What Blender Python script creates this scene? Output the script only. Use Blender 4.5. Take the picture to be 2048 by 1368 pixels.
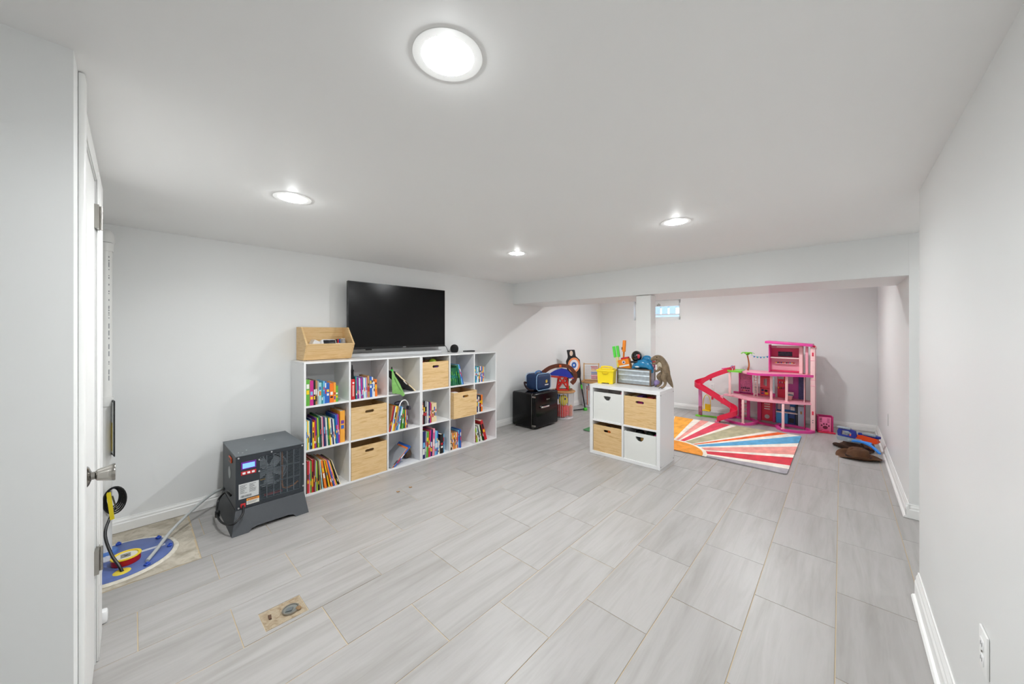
import bpy, bmesh, math, random
from mathutils import Vector, Matrix, Euler
from math import sin, cos, pi, radians, sqrt, atan2
rnd = random.Random(7)
SC = bpy.context.scene
COL = SC.collection
for o in list(bpy.data.objects):
    bpy.data.objects.remove(o)

# ------------------------------------------------------------------ camera
F_PX, Y0, VPX = 706.0, 664.0, 1682.0
EYE = 1.345
cam_d = bpy.data.cameras.new('camera')
cam = bpy.data.objects.new('camera', cam_d); COL.objects.link(cam)
cam_d.sensor_width = 36.0
cam_d.lens = 36.0 * F_PX / 2048.0
cam_d.shift_y = -(684.0 - Y0) / 2048.0
cam_d.clip_start = 0.02
cam.location = (0, 0, EYE)
cam.rotation_euler = (pi / 2, 0, math.atan2(VPX - 1024.0, F_PX))
SC.camera = cam

# ------------------------------------------------------------------ world, exposure
w = bpy.data.worlds.new('sky'); SC.world = w; w.use_nodes = True
bg = w.node_tree.nodes['Background']
bg.inputs[0].default_value = (0.70, 0.85, 1.0, 1); bg.inputs[1].default_value = 2.6
vs = SC.view_settings
vs.view_transform = 'Standard'; vs.look = 'None'; vs.gamma = 1.0; vs.use_curve_mapping = False
vs.exposure = 0.30
SC.cycles.max_bounces = 6; SC.cycles.diffuse_bounces = 5; SC.cycles.glossy_bounces = 2
SC.cycles.transparent_max_bounces = 6; SC.cycles.use_adaptive_sampling = True; SC.cycles.adaptive_threshold = 0.07; SC.cycles.adaptive_min_samples = 10; SC.cycles.use_denoising = True
SC.cycles.sample_clamp_indirect = 8.0
SC.cycles.caustics_reflective = False; SC.cycles.caustics_refractive = False
LAMP_W, BULB_W = 11.0, 15.5          # downward share and all-round share of each recessed lamp
LAMP_C = (.955, .985, 1.0)

# ------------------------------------------------------------------ materials
MATS = {}
def lin(c):
    return tuple((x / 12.92 if x <= 0.04045 else ((x + 0.055) / 1.055) ** 2.4) for x in c)
def hexc(h):
    return lin(tuple(int(h[i:i + 2], 16) / 255.0 for i in (0, 2, 4)))
def mat(name, col='cccccc', rough=0.5, metal=0.0, spec=0.5, noise=0.0, nscale=30.0, bump=0.0, bscale=200.0,
        emit=None, estr=0.0, trans=0.0, coat=0.0, stretch=(1, 1, 1), alpha=1.0):
    if name in MATS:
        return MATS[name]
    m = bpy.data.materials.new(name); m.use_nodes = True
    nt = m.node_tree; N = nt.nodes; L = nt.links
    b = N['Principled BSDF']
    c = hexc(col) if isinstance(col, str) else col
    b.inputs['Base Color'].default_value = (*c, 1)
    b.inputs['Roughness'].default_value = rough
    b.inputs['Metallic'].default_value = metal
    b.inputs['Specular IOR Level'].default_value = spec
    b.inputs['Coat Weight'].default_value = coat
    b.inputs['Transmission Weight'].default_value = trans
    b.inputs['Alpha'].default_value = alpha
    if emit:
        b.inputs['Emission Color'].default_value = (*(hexc(emit) if isinstance(emit, str) else emit), 1)
        b.inputs['Emission Strength'].default_value = estr
    if noise or bump:
        tc = N.new('ShaderNodeTexCoord'); mp = N.new('ShaderNodeMapping')
        mp.inputs['Scale'].default_value = stretch
        L.new(tc.outputs['Object'], mp.inputs[0])
    if noise:
        n = N.new('ShaderNodeTexNoise'); n.inputs['Scale'].default_value = nscale; n.inputs['Detail'].default_value = 5
        L.new(mp.outputs[0], n.inputs['Vector'])
        r = N.new('ShaderNodeMapRange'); r.inputs[1].default_value = 0.3; r.inputs[2].default_value = 0.7
        r.inputs[3].default_value = 1 - noise; r.inputs[4].default_value = 1 + noise
        L.new(n.outputs['Fac'], r.inputs[0])
        mx = N.new('ShaderNodeVectorMath'); mx.operation = 'SCALE'; mx.inputs[0].default_value = c
        L.new(r.outputs[0], mx.inputs['Scale'])
        L.new(mx.outputs[0], b.inputs['Base Color'])
    if bump:
        n2 = N.new('ShaderNodeTexNoise'); n2.inputs['Scale'].default_value = bscale; n2.inputs['Detail'].default_value = 3
        L.new(mp.outputs[0], n2.inputs['Vector'])
        bp = N.new('ShaderNodeBump'); bp.inputs['Strength'].default_value = bump; bp.inputs['Distance'].default_value = 0.004
        L.new(n2.outputs['Fac'], bp.inputs['Height']); L.new(bp.outputs[0], b.inputs['Normal'])
    MATS[name] = m
    return m

def ramp_mat(name, stops, rough, kind, scale, stretch, distort=2.0, detail=6.0, bump=0.0, rand=True, spec=0.4):
    """streaky material: noise / wave drawn out along one axis, offset per object"""
    if name in MATS:
        return MATS[name]
    m = bpy.data.materials.new(name); m.use_nodes = True
    nt = m.node_tree; N = nt.nodes; L = nt.links
    b = N['Principled BSDF']; b.inputs['Roughness'].default_value = rough; b.inputs['Specular IOR Level'].default_value = spec
    tc = N.new('ShaderNodeTexCoord'); mp = N.new('ShaderNodeMapping'); mp.inputs['Scale'].default_value = stretch
    if rand:
        oi = N.new('ShaderNodeObjectInfo'); vm = N.new('ShaderNodeVectorMath'); vm.operation = 'ADD'
        sc_ = N.new('ShaderNodeMath'); sc_.operation = 'MULTIPLY'; sc_.inputs[1].default_value = 37.0
        L.new(oi.outputs['Random'], sc_.inputs[0])
        L.new(tc.outputs['Object'], vm.inputs[0]); L.new(sc_.outputs[0], vm.inputs[1]); L.new(vm.outputs[0], mp.inputs[0])
    else:
        L.new(tc.outputs['Object'], mp.inputs[0])
    n = N.new('ShaderNodeTexNoise'); n.inputs['Scale'].default_value = scale; n.inputs['Detail'].default_value = detail
    n.inputs['Distortion'].default_value = distort; n.inputs['Roughness'].default_value = 0.62
    L.new(mp.outputs[0], n.inputs['Vector'])
    cr = N.new('ShaderNodeValToRGB'); e = cr.color_ramp.elements
    while len(e) > 1: e.remove(e[-1])
    for i, (p, h) in enumerate(stops):
        el = e[0] if i == 0 else e.new(p)
        el.position = p; el.color = (*hexc(h), 1)
    L.new(n.outputs['Fac'], cr.inputs[0])
    if rand:
        rr = N.new('ShaderNodeMapRange'); rr.inputs[3].default_value = 0.97; rr.inputs[4].default_value = 1.03
        L.new(oi.outputs['Random'], rr.inputs[0])
        mx = N.new('ShaderNodeVectorMath'); mx.operation = 'SCALE'
        L.new(cr.outputs[0], mx.inputs[0]); L.new(rr.outputs[0], mx.inputs['Scale'])
        L.new(mx.outputs[0], b.inputs['Base Color'])
    else:
        L.new(cr.outputs[0], b.inputs['Base Color'])
    if bump:
        bp = N.new('ShaderNodeBump'); bp.inputs['Strength'].default_value = bump; bp.inputs['Distance'].default_value = 0.002
        L.new(n.outputs['Fac'], bp.inputs['Height']); L.new(bp.outputs[0], b.inputs['Normal'])
    MATS[name] = m
    return m

M_WALL = mat('wall_paint', 'eaebea', 0.42)
M_CEIL = mat('ceiling_paint', 'f6f6f5', 0.6)
M_TRIM = mat('trim_paint', 'f0f0ee', 0.35)
M_TILE = ramp_mat('floor_tile', [(0.25, '97948f'), (0.42, 'a29f9c'), (0.58, 'aba8a6'), (0.8, 'a3a09d')], 0.36, 'noise', 3.2, (5.0, 0.4, 1.0), 0.5, 4.0, 0.0)
M_GROUT = mat('grout', 'c4b294', 0.85, noise=0.0)
M_CONC = ramp_mat('rough_concrete', [(0.25, '8f8676'), (0.45, 'b5ac9c'), (0.6, 'c7bfb0'), (0.8, 'a1937b')], 0.9, 'noise', 9.0, (1, 1, 1), 1.2, 8.0, 0.5, False)
M_LAM = mat('white_laminate', 'e9e9e9', 0.38)
M_WOODX = ramp_mat('pine_x', [(0.22, 'a47640'), (0.36, 'cfa870'), (0.5, 'e3c392'), (0.62, 'd8b37c'), (0.8, 'b98a50')], 0.5, 'noise', 3.4, (0.9, 0.9, 15.0), 1.3, 6.0, 0.05)
M_WOODD = mat('wood_dark_inside', '6d5237', 0.7)
M_BLACK = mat('black_plastic', '101012', 0.4)
M_BLACKG = mat('black_gloss', '040405', 0.16, spec=0.3)
M_CHROME = mat('chrome', 'a19e98', 0.2, 1.0)
M_STEEL = mat('brushed_steel', 'a9a6a0', 0.32, 1.0)
M_WHITE = mat('white_plastic', 'efefef', 0.35)
PAL = dict(r='c4222a', o='ee7a22', y='f2c81e', g='5ea83c', G='1f6a48', t='2a8a92', a='9fd0cf', b='2a62b8', B='1d2560', p='6b3a98',
           m='c42a86', k='17171a', w='eceae4', c='e6d3ab', n='b98d57', s='9b9da2', d='4d3a2c', l='a7c83a', P='ef8fa6', R='7c1c22', O='f0a53a', L='6fb4dc')
CNAME = dict(r='red', o='orange', y='yellow', g='green', G='dark green', t='teal', a='pale aqua', b='blue', B='navy', p='purple', m='magenta',
             k='black', w='white', c='cream', n='tan', s='grey', d='dark brown', l='lime', P='pink', R='maroon', O='amber', L='light blue')
def pm(k, rough=0.45):
    return mat('paint_' + k + ('' if rough == 0.45 else '_%d' % int(rough * 100)), PAL[k], rough)

# ------------------------------------------------------------------ mesh building
class MB:
    def __init__(s):
        s.v = []; s.f = []; s.mi = []; s.cur = 0
    def add(s, vs_, fs, T=None):
        o = len(s.v)
        for p in vs_:
            p = Vector(p)
            if T is not None: p = T @ p
            s.v.append(p)
        for f in fs:
            s.f.append([i + o for i in f]); s.mi.append(s.cur)
        return s
    def slot(s, i): s.cur = i; return s
    def box(s, x0, x1, y0, y1, z0, z1, T=None):
        return s.add([(x0, y0, z0), (x1, y0, z0), (x1, y1, z0), (x0, y1, z0), (x0, y0, z1), (x1, y0, z1), (x1, y1, z1), (x0, y1, z1)],
                     [(0, 3, 2, 1), (4, 5, 6, 7), (0, 1, 5, 4), (1, 2, 6, 5), (2, 3, 7, 6), (3, 0, 4, 7)], T)
    def rbox(s, x0, x1, y0, y1, z0, z1, r=0.01, seg=2, T=None):
        bm = bmesh.new()
        bmesh.ops.create_cube(bm, size=1.0)
        for v in bm.verts:
            v.co = Vector((x0 + (v.co.x + .5) * (x1 - x0), y0 + (v.co.y + .5) * (y1 - y0), z0 + (v.co.z + .5) * (z1 - z0)))
        r = min(r, 0.49 * min(abs(x1 - x0), abs(y1 - y0), abs(z1 - z0)))
        bmesh.ops.bevel(bm, geom=bm.edges[:], offset=r, segments=seg, profile=0.5, affect='EDGES')
        bm.verts.index_update()
        s.add([v.co.copy() for v in bm.verts], [[v.index for v in f.verts] for f in bm.faces], T)
        bm.free(); return s
    def prism(s, poly, a0, a1, ax='z', T=None):
        """poly: 2D outline; ax x: (y,z)  y: (x,z)  z: (x,y)"""
        n = len(poly)
        def mk(p, a):
            return (a, p[0], p[1]) if ax == 'x' else ((p[0], a, p[1]) if ax == 'y' else (p[0], p[1], a))
        vs_ = [mk(p, a0) for p in poly] + [mk(p, a1) for p in poly]
        fs = [list(range(n))[::-1], list(range(n, 2 * n))] + [(i, (i + 1) % n, n + (i + 1) % n, n + i) for i in range(n)]
        return s.add(vs_, fs, T)
    def cyl(s, p0, p1, r0, r1=None, n=16, T=None, cap=True):
        r1 = r0 if r1 is None else r1
        return s.tube([p0, p1], [r0, r1], n, T, cap)
    def tube(s, pts, r, n=8, T=None, cap=True, flat=None):
        pts = [Vector(p) for p in pts]; m = len(pts)
        rs = r if isinstance(r, (list, tuple)) else [r] * m
        vs_ = []; up = None
        for i, p in enumerate(pts):
            d = (pts[min(i + 1, m - 1)] - pts[max(i - 1, 0)])
            d = d.normalized() if d.length > 1e-9 else Vector((0, 0, 1))
            if up is None:
                up = d.orthogonal().normalized()
            u = (up - d * up.dot(d))
            u = u.normalized() if u.length > 1e-6 else d.orthogonal().normalized()
            up = u; w_ = d.cross(u)
            for k in range(n):
                a = 2 * pi * k / n
                vs_.append(p + u * cos(a) * rs[i] + w_ * sin(a) * rs[i])
        fs = []
        for i in range(m - 1):
            for k in range(n):
                fs.append((i * n + k, i * n + (k + 1) % n, (i + 1) * n + (k + 1) % n, (i + 1) * n + k))
        if cap:
            fs.append(tuple(range(n))[::-1]); fs.append(tuple(range((m - 1) * n, m * n)))
        return s.add(vs_, fs, T)
    def lathe(s, prof, n=24, c=(0, 0, 0), T=None, sx=1.0, sy=1.0, a0=0.0, a1=2 * pi):
        full = abs(a1 - a0 - 2 * pi) < 1e-6
        k = n if full else n + 1
        vs_ = []
        for (r, z) in prof:
            for i in range(k):
                a = a0 + (a1 - a0) * i / n
                vs_.append((c[0] + r * cos(a) * sx, c[1] + r * sin(a) * sy, c[2] + z))
        fs = []
        for j in range(len(prof) - 1):
            for i in range(n):
                i2 = (i + 1) % k
                fs.append((j * k + i, j * k + i2, (j + 1) * k + i2, (j + 1) * k + i))
        return s.add(vs_, fs, T)
    def ell(s, c, r, n=16, m=10, T=None):
        if not isinstance(r, (tuple, list)): r = (r, r, r)
        vs_ = [(c[0], c[1], c[2] - r[2])]
        for j in range(1, m):
            t = pi * j / m
            for i in range(n):
                a = 2 * pi * i / n
                vs_.append((c[0] + r[0] * sin(t) * cos(a), c[1] + r[1] * sin(t) * sin(a), c[2] - r[2] * cos(t)))
        vs_.append((c[0], c[1], c[2] + r[2]))
        fs = [(0, 1 + (i + 1) % n, 1 + i) for i in range(n)]
        for j in range(m - 2):
            for i in range(n):
                a = 1 + j * n
                fs.append((a + i, a + (i + 1) % n, a + n + (i + 1) % n, a + n + i))
        a = 1 + (m - 2) * n; e = len(vs_) - 1
        fs += [(a + i, a + (i + 1) % n, e) for i in range(n)]
        return s.add(vs_, fs, T)
    def plate_hole(s, outer, hole, a0, a1, ax, T=None):
        """flat plate with one opening; outer and hole are polygons star-shaped about the hole's centre"""
        cx = sum(p[0] for p in hole) / len(hole); cy = sum(p[1] for p in hole) / len(hole)
        angs = sorted(set(round(atan2(p[1] - cy, p[0] - cx), 6) for p in list(outer) + list(hole)))
        def hit(poly, a):
            d = (cos(a), sin(a)); best = None
            for i in range(len(poly)):
                p, q = poly[i], poly[(i + 1) % len(poly)]
                ex, ey = q[0] - p[0], q[1] - p[1]
                den = d[0] * ey - d[1] * ex
                if abs(den) < 1e-12: continue
                t = ((p[0] - cx) * ey - (p[1] - cy) * ex) / den
                u = ((p[0] - cx) * d[1] - (p[1] - cy) * d[0]) / den
                if t > 0 and -1e-5 <= u <= 1 + 1e-5 and (best is None or t > best): best = t
            return (cx + d[0] * best, cy + d[1] * best)
        O = [hit(outer, a) for a in angs]; I = [hit(hole, a) for a in angs]; n = len(angs)
        def mk(p, a):
            return (a, p[0], p[1]) if ax == 'x' else ((p[0], a, p[1]) if ax == 'y' else (p[0], p[1], a))
        vs_ = [mk(p, a0) for p in O] + [mk(p, a0) for p in I] + [mk(p, a1) for p in O] + [mk(p, a1) for p in I]
        fs = []
        for i in range(n):
            j = (i + 1) % n
            fs += [(i, j, n + j, n + i), (2 * n + i, 3 * n + i, 3 * n + j, 2 * n + j), (i, 2 * n + i, 2 * n + j, j), (n + i, n + j, 3 * n + j, 3 * n + i)]
        return s.add(vs_, fs, T)
    def mesh(s, name, ms, smooth=True, ang=38):
        me = bpy.data.meshes.new(name)
        me.from_pydata([tuple(v) for v in s.v], [], s.f)
        for m in (ms if isinstance(ms, (list, tuple)) else [ms]):
            me.materials.append(m)
        if any(s.mi):
            me.polygons.foreach_set('material_index', s.mi)
        bm = bmesh.new(); bm.from_mesh(me)
        bmesh.ops.recalc_face_normals(bm, faces=bm.faces[:]); bm.to_mesh(me); bm.free()
        if smooth:
            me.polygons.foreach_set('use_smooth', [True] * len(me.polygons))
            me.set_sharp_from_angle(angle=radians(ang))
        me.update()
        return me
    def build(s, name, ms, parent=None, smooth=True, ang=38, label=None, kind=None):
        o = bpy.data.objects.new(name, s.mesh(name, ms, smooth, ang)); COL.objects.link(o)
        if parent is not None:
            o.parent = parent
            if parent.name in WORLDP: o.matrix_parent_inverse = Matrix.Translation(-parent.location)
        if label: o['label'] = label
        if kind: o['kind'] = kind
        return o

def obj(name, me, parent=None, loc=None):
    o = bpy.data.objects.new(name, me); COL.objects.link(o)
    if parent is not None: o.parent = parent
    if loc: o.location = loc
    return o
WORLDP = set()      # things whose parts are written in room coordinates
def thing(name, label, cat, loc=(0, 0, 0), rot=(0, 0, 0), group=None, world=False):
    o = bpy.data.objects.new(name, None); COL.objects.link(o)
    if world: WORLDP.add(o.name)
    o.empty_display_size = 0.05; o.location = loc; o.rotation_euler = rot
    o['label'] = label; o['category'] = cat
    if group: o['group'] = group
    return o
def tag(o, label, cat, group=None):
    o['label'] = label; o['category'] = cat
    if group: o['group'] = group
    return o
def copy_tree(o, parent=None):
    c = o.copy(); COL.objects.link(c); c.parent = parent
    for ch in o.children:
        copy_tree(ch, c)
    return c
def struct(o, label=None):
    o['kind'] = 'structure'
    if label: o['label'] = label
    return o
def arc(cx, cy, r, a0, a1, n, ry=None):
    ry = r if ry is None else ry
    return [(cx + r * cos(radians(a0 + (a1 - a0) * i / n)), cy + ry * sin(radians(a0 + (a1 - a0) * i / n))) for i in range(n + 1)]
def stadium(cx, cy, w_, h, n=8):
    r = h / 2
    return arc(cx + w_ / 2 - r, cy, r, -90, 90, n) + arc(cx - w_ / 2 + r, cy, r, 90, 270, n)
def bez(pts, n=8):
    """Catmull-Rom through the points"""
    P = [Vector(p) for p in pts]; P = [P[0] * 2 - P[1]] + P + [P[-1] * 2 - P[-2]]
    out = []
    for i in range(1, len(P) - 2):
        for k in range(n):
            t = k / n
            a, b, c, d = P[i - 1], P[i], P[i + 1], P[i + 2]
            out.append(0.5 * ((2 * b) + (c - a) * t + (2 * a - 5 * b + 4 * c - d) * t * t + (3 * b - a - 3 * c + d) * t ** 3))
    out.append(P[-2]); return out

# ------------------------------------------------------------------ room shell
XL, XR, XN = -3.55, 0.36, 0.29        # left wall, right wall (far), right wall (near)
ZC = 2.058
YB0, YB1 = 6.44, 6.80                  # back wall at XL and at XR
def yback(x): return YB0 + (x - XL) / (XR - XL) * (YB1 - YB0)
YF = -2.3
fl = struct(MB().box(XL - .15, 1.75, YF - .15, 6.95, -0.12, -0.0022).build('floor', M_GROUT))
# tiles 305 x 613 mm laid in half bond
PW, PL, GR = 0.3073, 0.6167, 0.0035
X1 = -0.0175; YP = 2.172
tm = MB()
tm.rbox(GR / 2, PW - GR / 2, GR / 2, PL - GR / 2, -0.004, 0.0, 0.0008, 1)
tile_me = tm.mesh('tile', M_TILE, smooth=False)
def tile_part(x0, x1, y0, y1):
    return MB().box(x0, x1, y0, y1, -0.004, 0).mesh('tile', M_TILE, False)
HX0, HX1, HY0, HY1 = -2.030, -1.885, 0.405, 0.580       # broken floor-box opening
for i in range(-6, 12):
    xa = X1 - PW * (i + 1)                              # row between xa and xa + PW
    ph = YP + (0 if i % 2 == 0 else PL / 2)
    for k in range(-9, 10):
        ya = ph + k * PL
        x0, x1, y0, y1 = xa + GR / 2, xa + PW - GR / 2, ya + GR / 2, ya + PL - GR / 2
        if x1 < XL + .02 or y1 < YF or y0 > yback(min(max(xa, XL), XR)) - .02: continue
        if x0 > XR + .02 and (y1 < 2.7 or y0 > 4.1): continue
        if x0 > 1.55: continue
        if xa + PW < -2.70 and y1 < 0.32: continue       # bare concrete around the sump
        if x1 < -1.6 and y1 < -0.2: continue
        cx0, cx1, cy0, cy1 = max(x0, XL), min(x1, 1.6), max(y0, YF), y1
        if xa + PW < -2.70 and y0 < 0.26: cy0 = max(cy0, 0.278)
        if cy1 - cy0 < .02 or cx1 - cx0 < .01: continue
        if x0 < HX1 and x1 > HX0 and y0 < HY1 and y1 > HY0:
            hx0, hx1, hy0, hy1 = max(HX0, x0 + .002), min(HX1, x1 - .002), max(HY0, y0 + .002), min(HY1, y1 - .002)
            me = MB().plate_hole([(x0, y0), (x1, y0), (x1, y1), (x0, y1)], [(hx0, hy0), (hx1, hy0), (hx1, hy1), (hx0, hy1)], -.004, 0, 'z').mesh('tile', M_TILE, False)
            obj('tile', me, fl); continue
        if (cx0, cx1, cy0, cy1) == (x0, x1, y0, y1):
            o = obj('tile', tile_me, fl, (xa, ya, rnd.uniform(-.0006, .0006)))
        else:
            obj('tile', tile_part(cx0, cx1, cy0, cy1), fl)
# bare concrete where tiles are missing round the sump, with ragged edge
cm = MB(); NX, NY = 26, 22
xs = [XL + (-2.786 - XL) * i / NX for i in range(NX + 1)]; ys = [-.60 + .872 * j / NY for j in range(NY + 1)]
vv = []
for j in range(NY + 1):
    for i in range(NX + 1):
        z = -0.0008 + rnd.uniform(-.0012, .0008)
        dx = rnd.uniform(-.006, .004) if i == NX else 0; dy = rnd.uniform(-.006, .003) if j == NY else 0
        vv.append((xs[i] + dx, ys[j] + dy, z))
cm.add(vv, [(j * (NX + 1) + i, j * (NX + 1) + i + 1, (j + 1) * (NX + 1) + i + 1, (j + 1) * (NX + 1) + i) for j in range(NY) for i in range(NX)])
cm.build('bare_concrete', M_CONC, fl, label='patch of bare rough concrete around the sump lid')
struct(MB().box(XL - .15, 1.75, YF - .15, 6.95, ZC + .10, ZC + .18).build('roof_slab', M_CEIL), 'slab above the ceiling void')
# ceiling with round openings for the recessed lamps
LAMPS = [(-0.745, 0.556), (-2.140, 0.580), (-0.784, 2.400), (-2.155, 2.378)]
REAR = [(-0.784, 5.20), (-2.155, 5.20), (0.95, 3.25)]  # last entry: unseen lamp added to brighten the side passage
ALL = LAMPS + REAR
ce = MB(); xe = [XL - .15, -1.45, .45, 1.75]; ye = [YF - .15, -.3, 1.45, 4.0, 6.95]
for a in range(3):
    for b in range(4):
        rect = [(xe[a], ye[b]), (xe[a + 1], ye[b]), (xe[a + 1], ye[b + 1]), (xe[a], ye[b + 1])]
        hs = [p for p in ALL if xe[a] < p[0] < xe[a + 1] and ye[b] < p[1] < ye[b + 1]]
        if hs:
            ce.plate_hole(rect, arc(hs[0][0], hs[0][1], .072, 0, 360, 40)[:-1], ZC, ZC + .012, 'z')
        else:
            ce.prism(rect, ZC, ZC + .012, 'z')
struct(ce.build('ceiling', M_CEIL, smooth=False))
struct(MB().box(XL - .15, XL, YF, 6.9, -.02, ZC + .1).build('wall_left', M_WALL))
# back wall: slightly out of square, with the window opening
bw = MB(); ang = atan2(YB1 - YB0, XR - XL)
Tb = Matrix.Translation((XL, YB0, 0)) @ Matrix.Rotation(ang, 4, 'Z')
LB = (XR - XL) / cos(ang)
WX0, WX1, WZ0, WZ1 = 0.665, 1.487, 1.565, 1.925
bw.plate_hole([(-.3, -.02), (LB + .2, -.02), (LB + .2, ZC + .1), (-.3, ZC + .1)], [(WX0, WZ0), (WX1, WZ0), (WX1, WZ1), (WX0, WZ1)], 0, .22, 'y', Tb)
struct(bw.build('wall_back', M_WALL, smooth=False))
YJ = 3.83
struct(MB().box(XR, 1.75, YJ, 6.95, -.02, ZC + .1).build('wall_right', M_WALL, smooth=False), 'right wall beyond the opening')
wn = MB(); wn.rbox(XN, 1.75, YF, 2.72, -.02, ZC + .1, .006, 2)
struct(wn.build('wall_right_near', M_WALL), 'near right wall ending at the opening')
struct(MB().box(1.6, 1.75, 2.72, YJ, -.02, ZC + .1).build('wall_passage', M_WALL), 'end wall of the side passage')
struct(MB().box(XL - .15, 1.75, YF - .15, YF, -.02, ZC + .1).build('wall_front', M_WALL), 'wall behind the viewer')
# near left closet block with door opening
DX0, DX1, DZ = -2.205, -1.615, 1.955
YW = -0.103
nb = MB()
nb.box(DX1, -1.42, YF, YW, -.02, ZC + .1).box(-2.47, DX0, YF, YW, -.02, ZC + .1).box(DX0, DX1, YF, YW, DZ, ZC + .1).box(DX0, DX1, YF, -.9, -.02, DZ)
struct(nb.build('wall_closet', M_WALL, smooth=False), 'closet wall with the door')
struct(MB().box(XL, -2.47, YF, -.60, -.02, ZC + .1).build('wall_alcove', M_WALL), 'wall behind the sump alcove')
# ceiling drop (duct soffit) and post
struct(MB().rbox(XL - .02, XR + .004, YJ + .0015, 4.60, 1.755, ZC + .02, .004, 1).build('beam', M_WALL), 'low boxed beam across the ceiling')
pc = struct(MB().rbox(-1.695, -1.527, 3.872, 4.010, 0, 1.752, .004, 1).build('column', M_TRIM), 'square white post under the beam')
# baseboards (moulded profile)
def baseboard(name, p, q, nrm, h=.092, t=.016, shoe=True):
    p = Vector((*p, 0)); q = Vector((*q, 0)); n = Vector((*nrm, 0)).normalized(); d = (q - p).normalized()
    prof = [(0, .002), (t, .002), (t, h * .62), (t * .72, h * .70), (t * .72, h * .80), (t * .35, h * .93), (t * .3, h), (0, h)]
    mb = MB(); k = len(prof)
    vs_ = [p + n * a + Vector((0, 0, z)) for a, z in prof] + [q + n * a + Vector((0, 0, z)) for a, z in prof]
    mb.add(vs_, [tuple(range(k)), tuple(range(k, 2 * k))[::-1]] + [(i, (i + 1) % k, k + (i + 1) % k, k + i) for i in range(k)])
    o = struct(mb.build(name, M_TRIM, smooth=False))
    if shoe:
        s2 = MB(); pr = [(t, .002), (t + .014, .002), (t + .013, .008), (t + .008, .015), (t, .018)]; k = len(pr)
        vs_ = [p + d * .012 + n * a + Vector((0, 0, z)) for a, z in pr] + [q + n * a + Vector((0, 0, z)) for a, z in pr]
        s2.add(vs_, [tuple(range(k)), tuple(range(k, 2 * k))[::-1]] + [(i, (i + 1) % k, k + (i + 1) % k, k + i) for i in range(k)])
        s2.build('shoe_moulding', M_TRIM, o, smooth=False)
    return o
baseboard('baseboard_left', (XL, -.30), (XL, 6.42), (1, 0), shoe=False)
baseboard('baseboard_back', (XL, YB0), (XR, YB1), (sin(ang), -cos(ang)), shoe=False)
baseboard('baseboard_right', (XR, 6.78), (XR, YJ - .0155), (-1, 0), h=.10)
baseboard('baseboard_jog', (XR - .016, YJ), (1.6, YJ), (0, -1), h=.10, shoe=False)
baseboard('baseboard_right_near', (XN, 2.715), (XN, YF), (-1, 0), h=.125)

# window in the back wall
def wb(mb, x0, x1, y0, y1, z0, z1): return mb.box(x0, x1, y0, y1, z0, z1, Tb)
win = struct(bpy.data.objects.new('window_1', None)); COL.objects.link(win); win['label'] = 'small high basement window behind the post'
f = MB()
wb(f, WX0, WX1, .10, .14, WZ0, WZ0 + .055); wb(f, WX0, WX1, .10, .14, WZ1 - .055, WZ1)
wb(f, WX0, WX0 + .045, .10, .14, WZ0, WZ1); wb(f, WX1 - .045, WX1, .10, .14, WZ0, WZ1)
f.build('window_frame', M_TRIM, win, False)
s = MB(); wb(s, WX0 + .045, WX1 - .045, .085, .125, 1.655, 1.675); s.build('glazing_bar', M_TRIM, win, False)
s = MB(); wb(s, WX0 + .045, WX1 - .045, .085, .13, 1.815, 1.87); s.build('top_rail', M_TRIM, win, False)
s = MB(); wb(s, WX0 + .4, WX0 + .46, .07, .085, 1.83, 1.85); s.box(WX0 + .43, WX0 + .445, .06, .072, 1.835, 1.87, Tb); s.build('latch', M_STEEL, win, False)
mg = bpy.data.materials.new('window_glass'); mg.use_nodes = True
nt = mg.node_tree; nt.nodes.remove(nt.nodes['Principled BSDF'])
tr = nt.nodes.new('ShaderNodeBsdfTransparent'); gl = nt.nodes.new('ShaderNodeBsdfGlossy'); gl.inputs['Roughness'].default_value = .05
mxs = nt.nodes.new('ShaderNodeMixShader'); mxs.inputs[0].default_value = .06; tr.inputs[0].default_value = (.93, .97, 1, 1)
nt.links.new(tr.outputs[0], mxs.inputs[1]); nt.links.new(gl.outputs[0], mxs.inputs[2]); nt.links.new(mxs.outputs[0], nt.nodes['Material Output'].inputs[0])
for z0, z1 in ((WZ0 + .055, 1.655), (1.675, 1.815)):
    s = MB(); wb(s, WX0 + .045, WX1 - .045, .110, .116, z0, z1); s.build('pane', mg, win, False)
wb2 = MB(); wb2.box(WX0 - .5, WX1 + .5, 1.4, 1.5, 1.0, 1.72, Tb)
struct(wb2.build('window_well', mat('well_concrete', 'b7bcc4', .9, noise=.1)), 'concrete window well outside')
fn = thing('garden_fence', 'pale grey board fence seen through the basement window', 'fence', Tb @ Vector((0.1, 1.42, 1.72)), (0, 0, ang))
for i in range(7):
    MB().box(-.1 + i * .16, .02 + i * .16, 0, .02, 0.002, .40 if i < 4 else .32).build('board', mat('fence_grey', 'a9b2bf', .8), fn, False)
MB().box(-.15, 1.05, .02, .05, .15, .20).build('rail', MATS['fence_grey'], fn, False)

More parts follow.
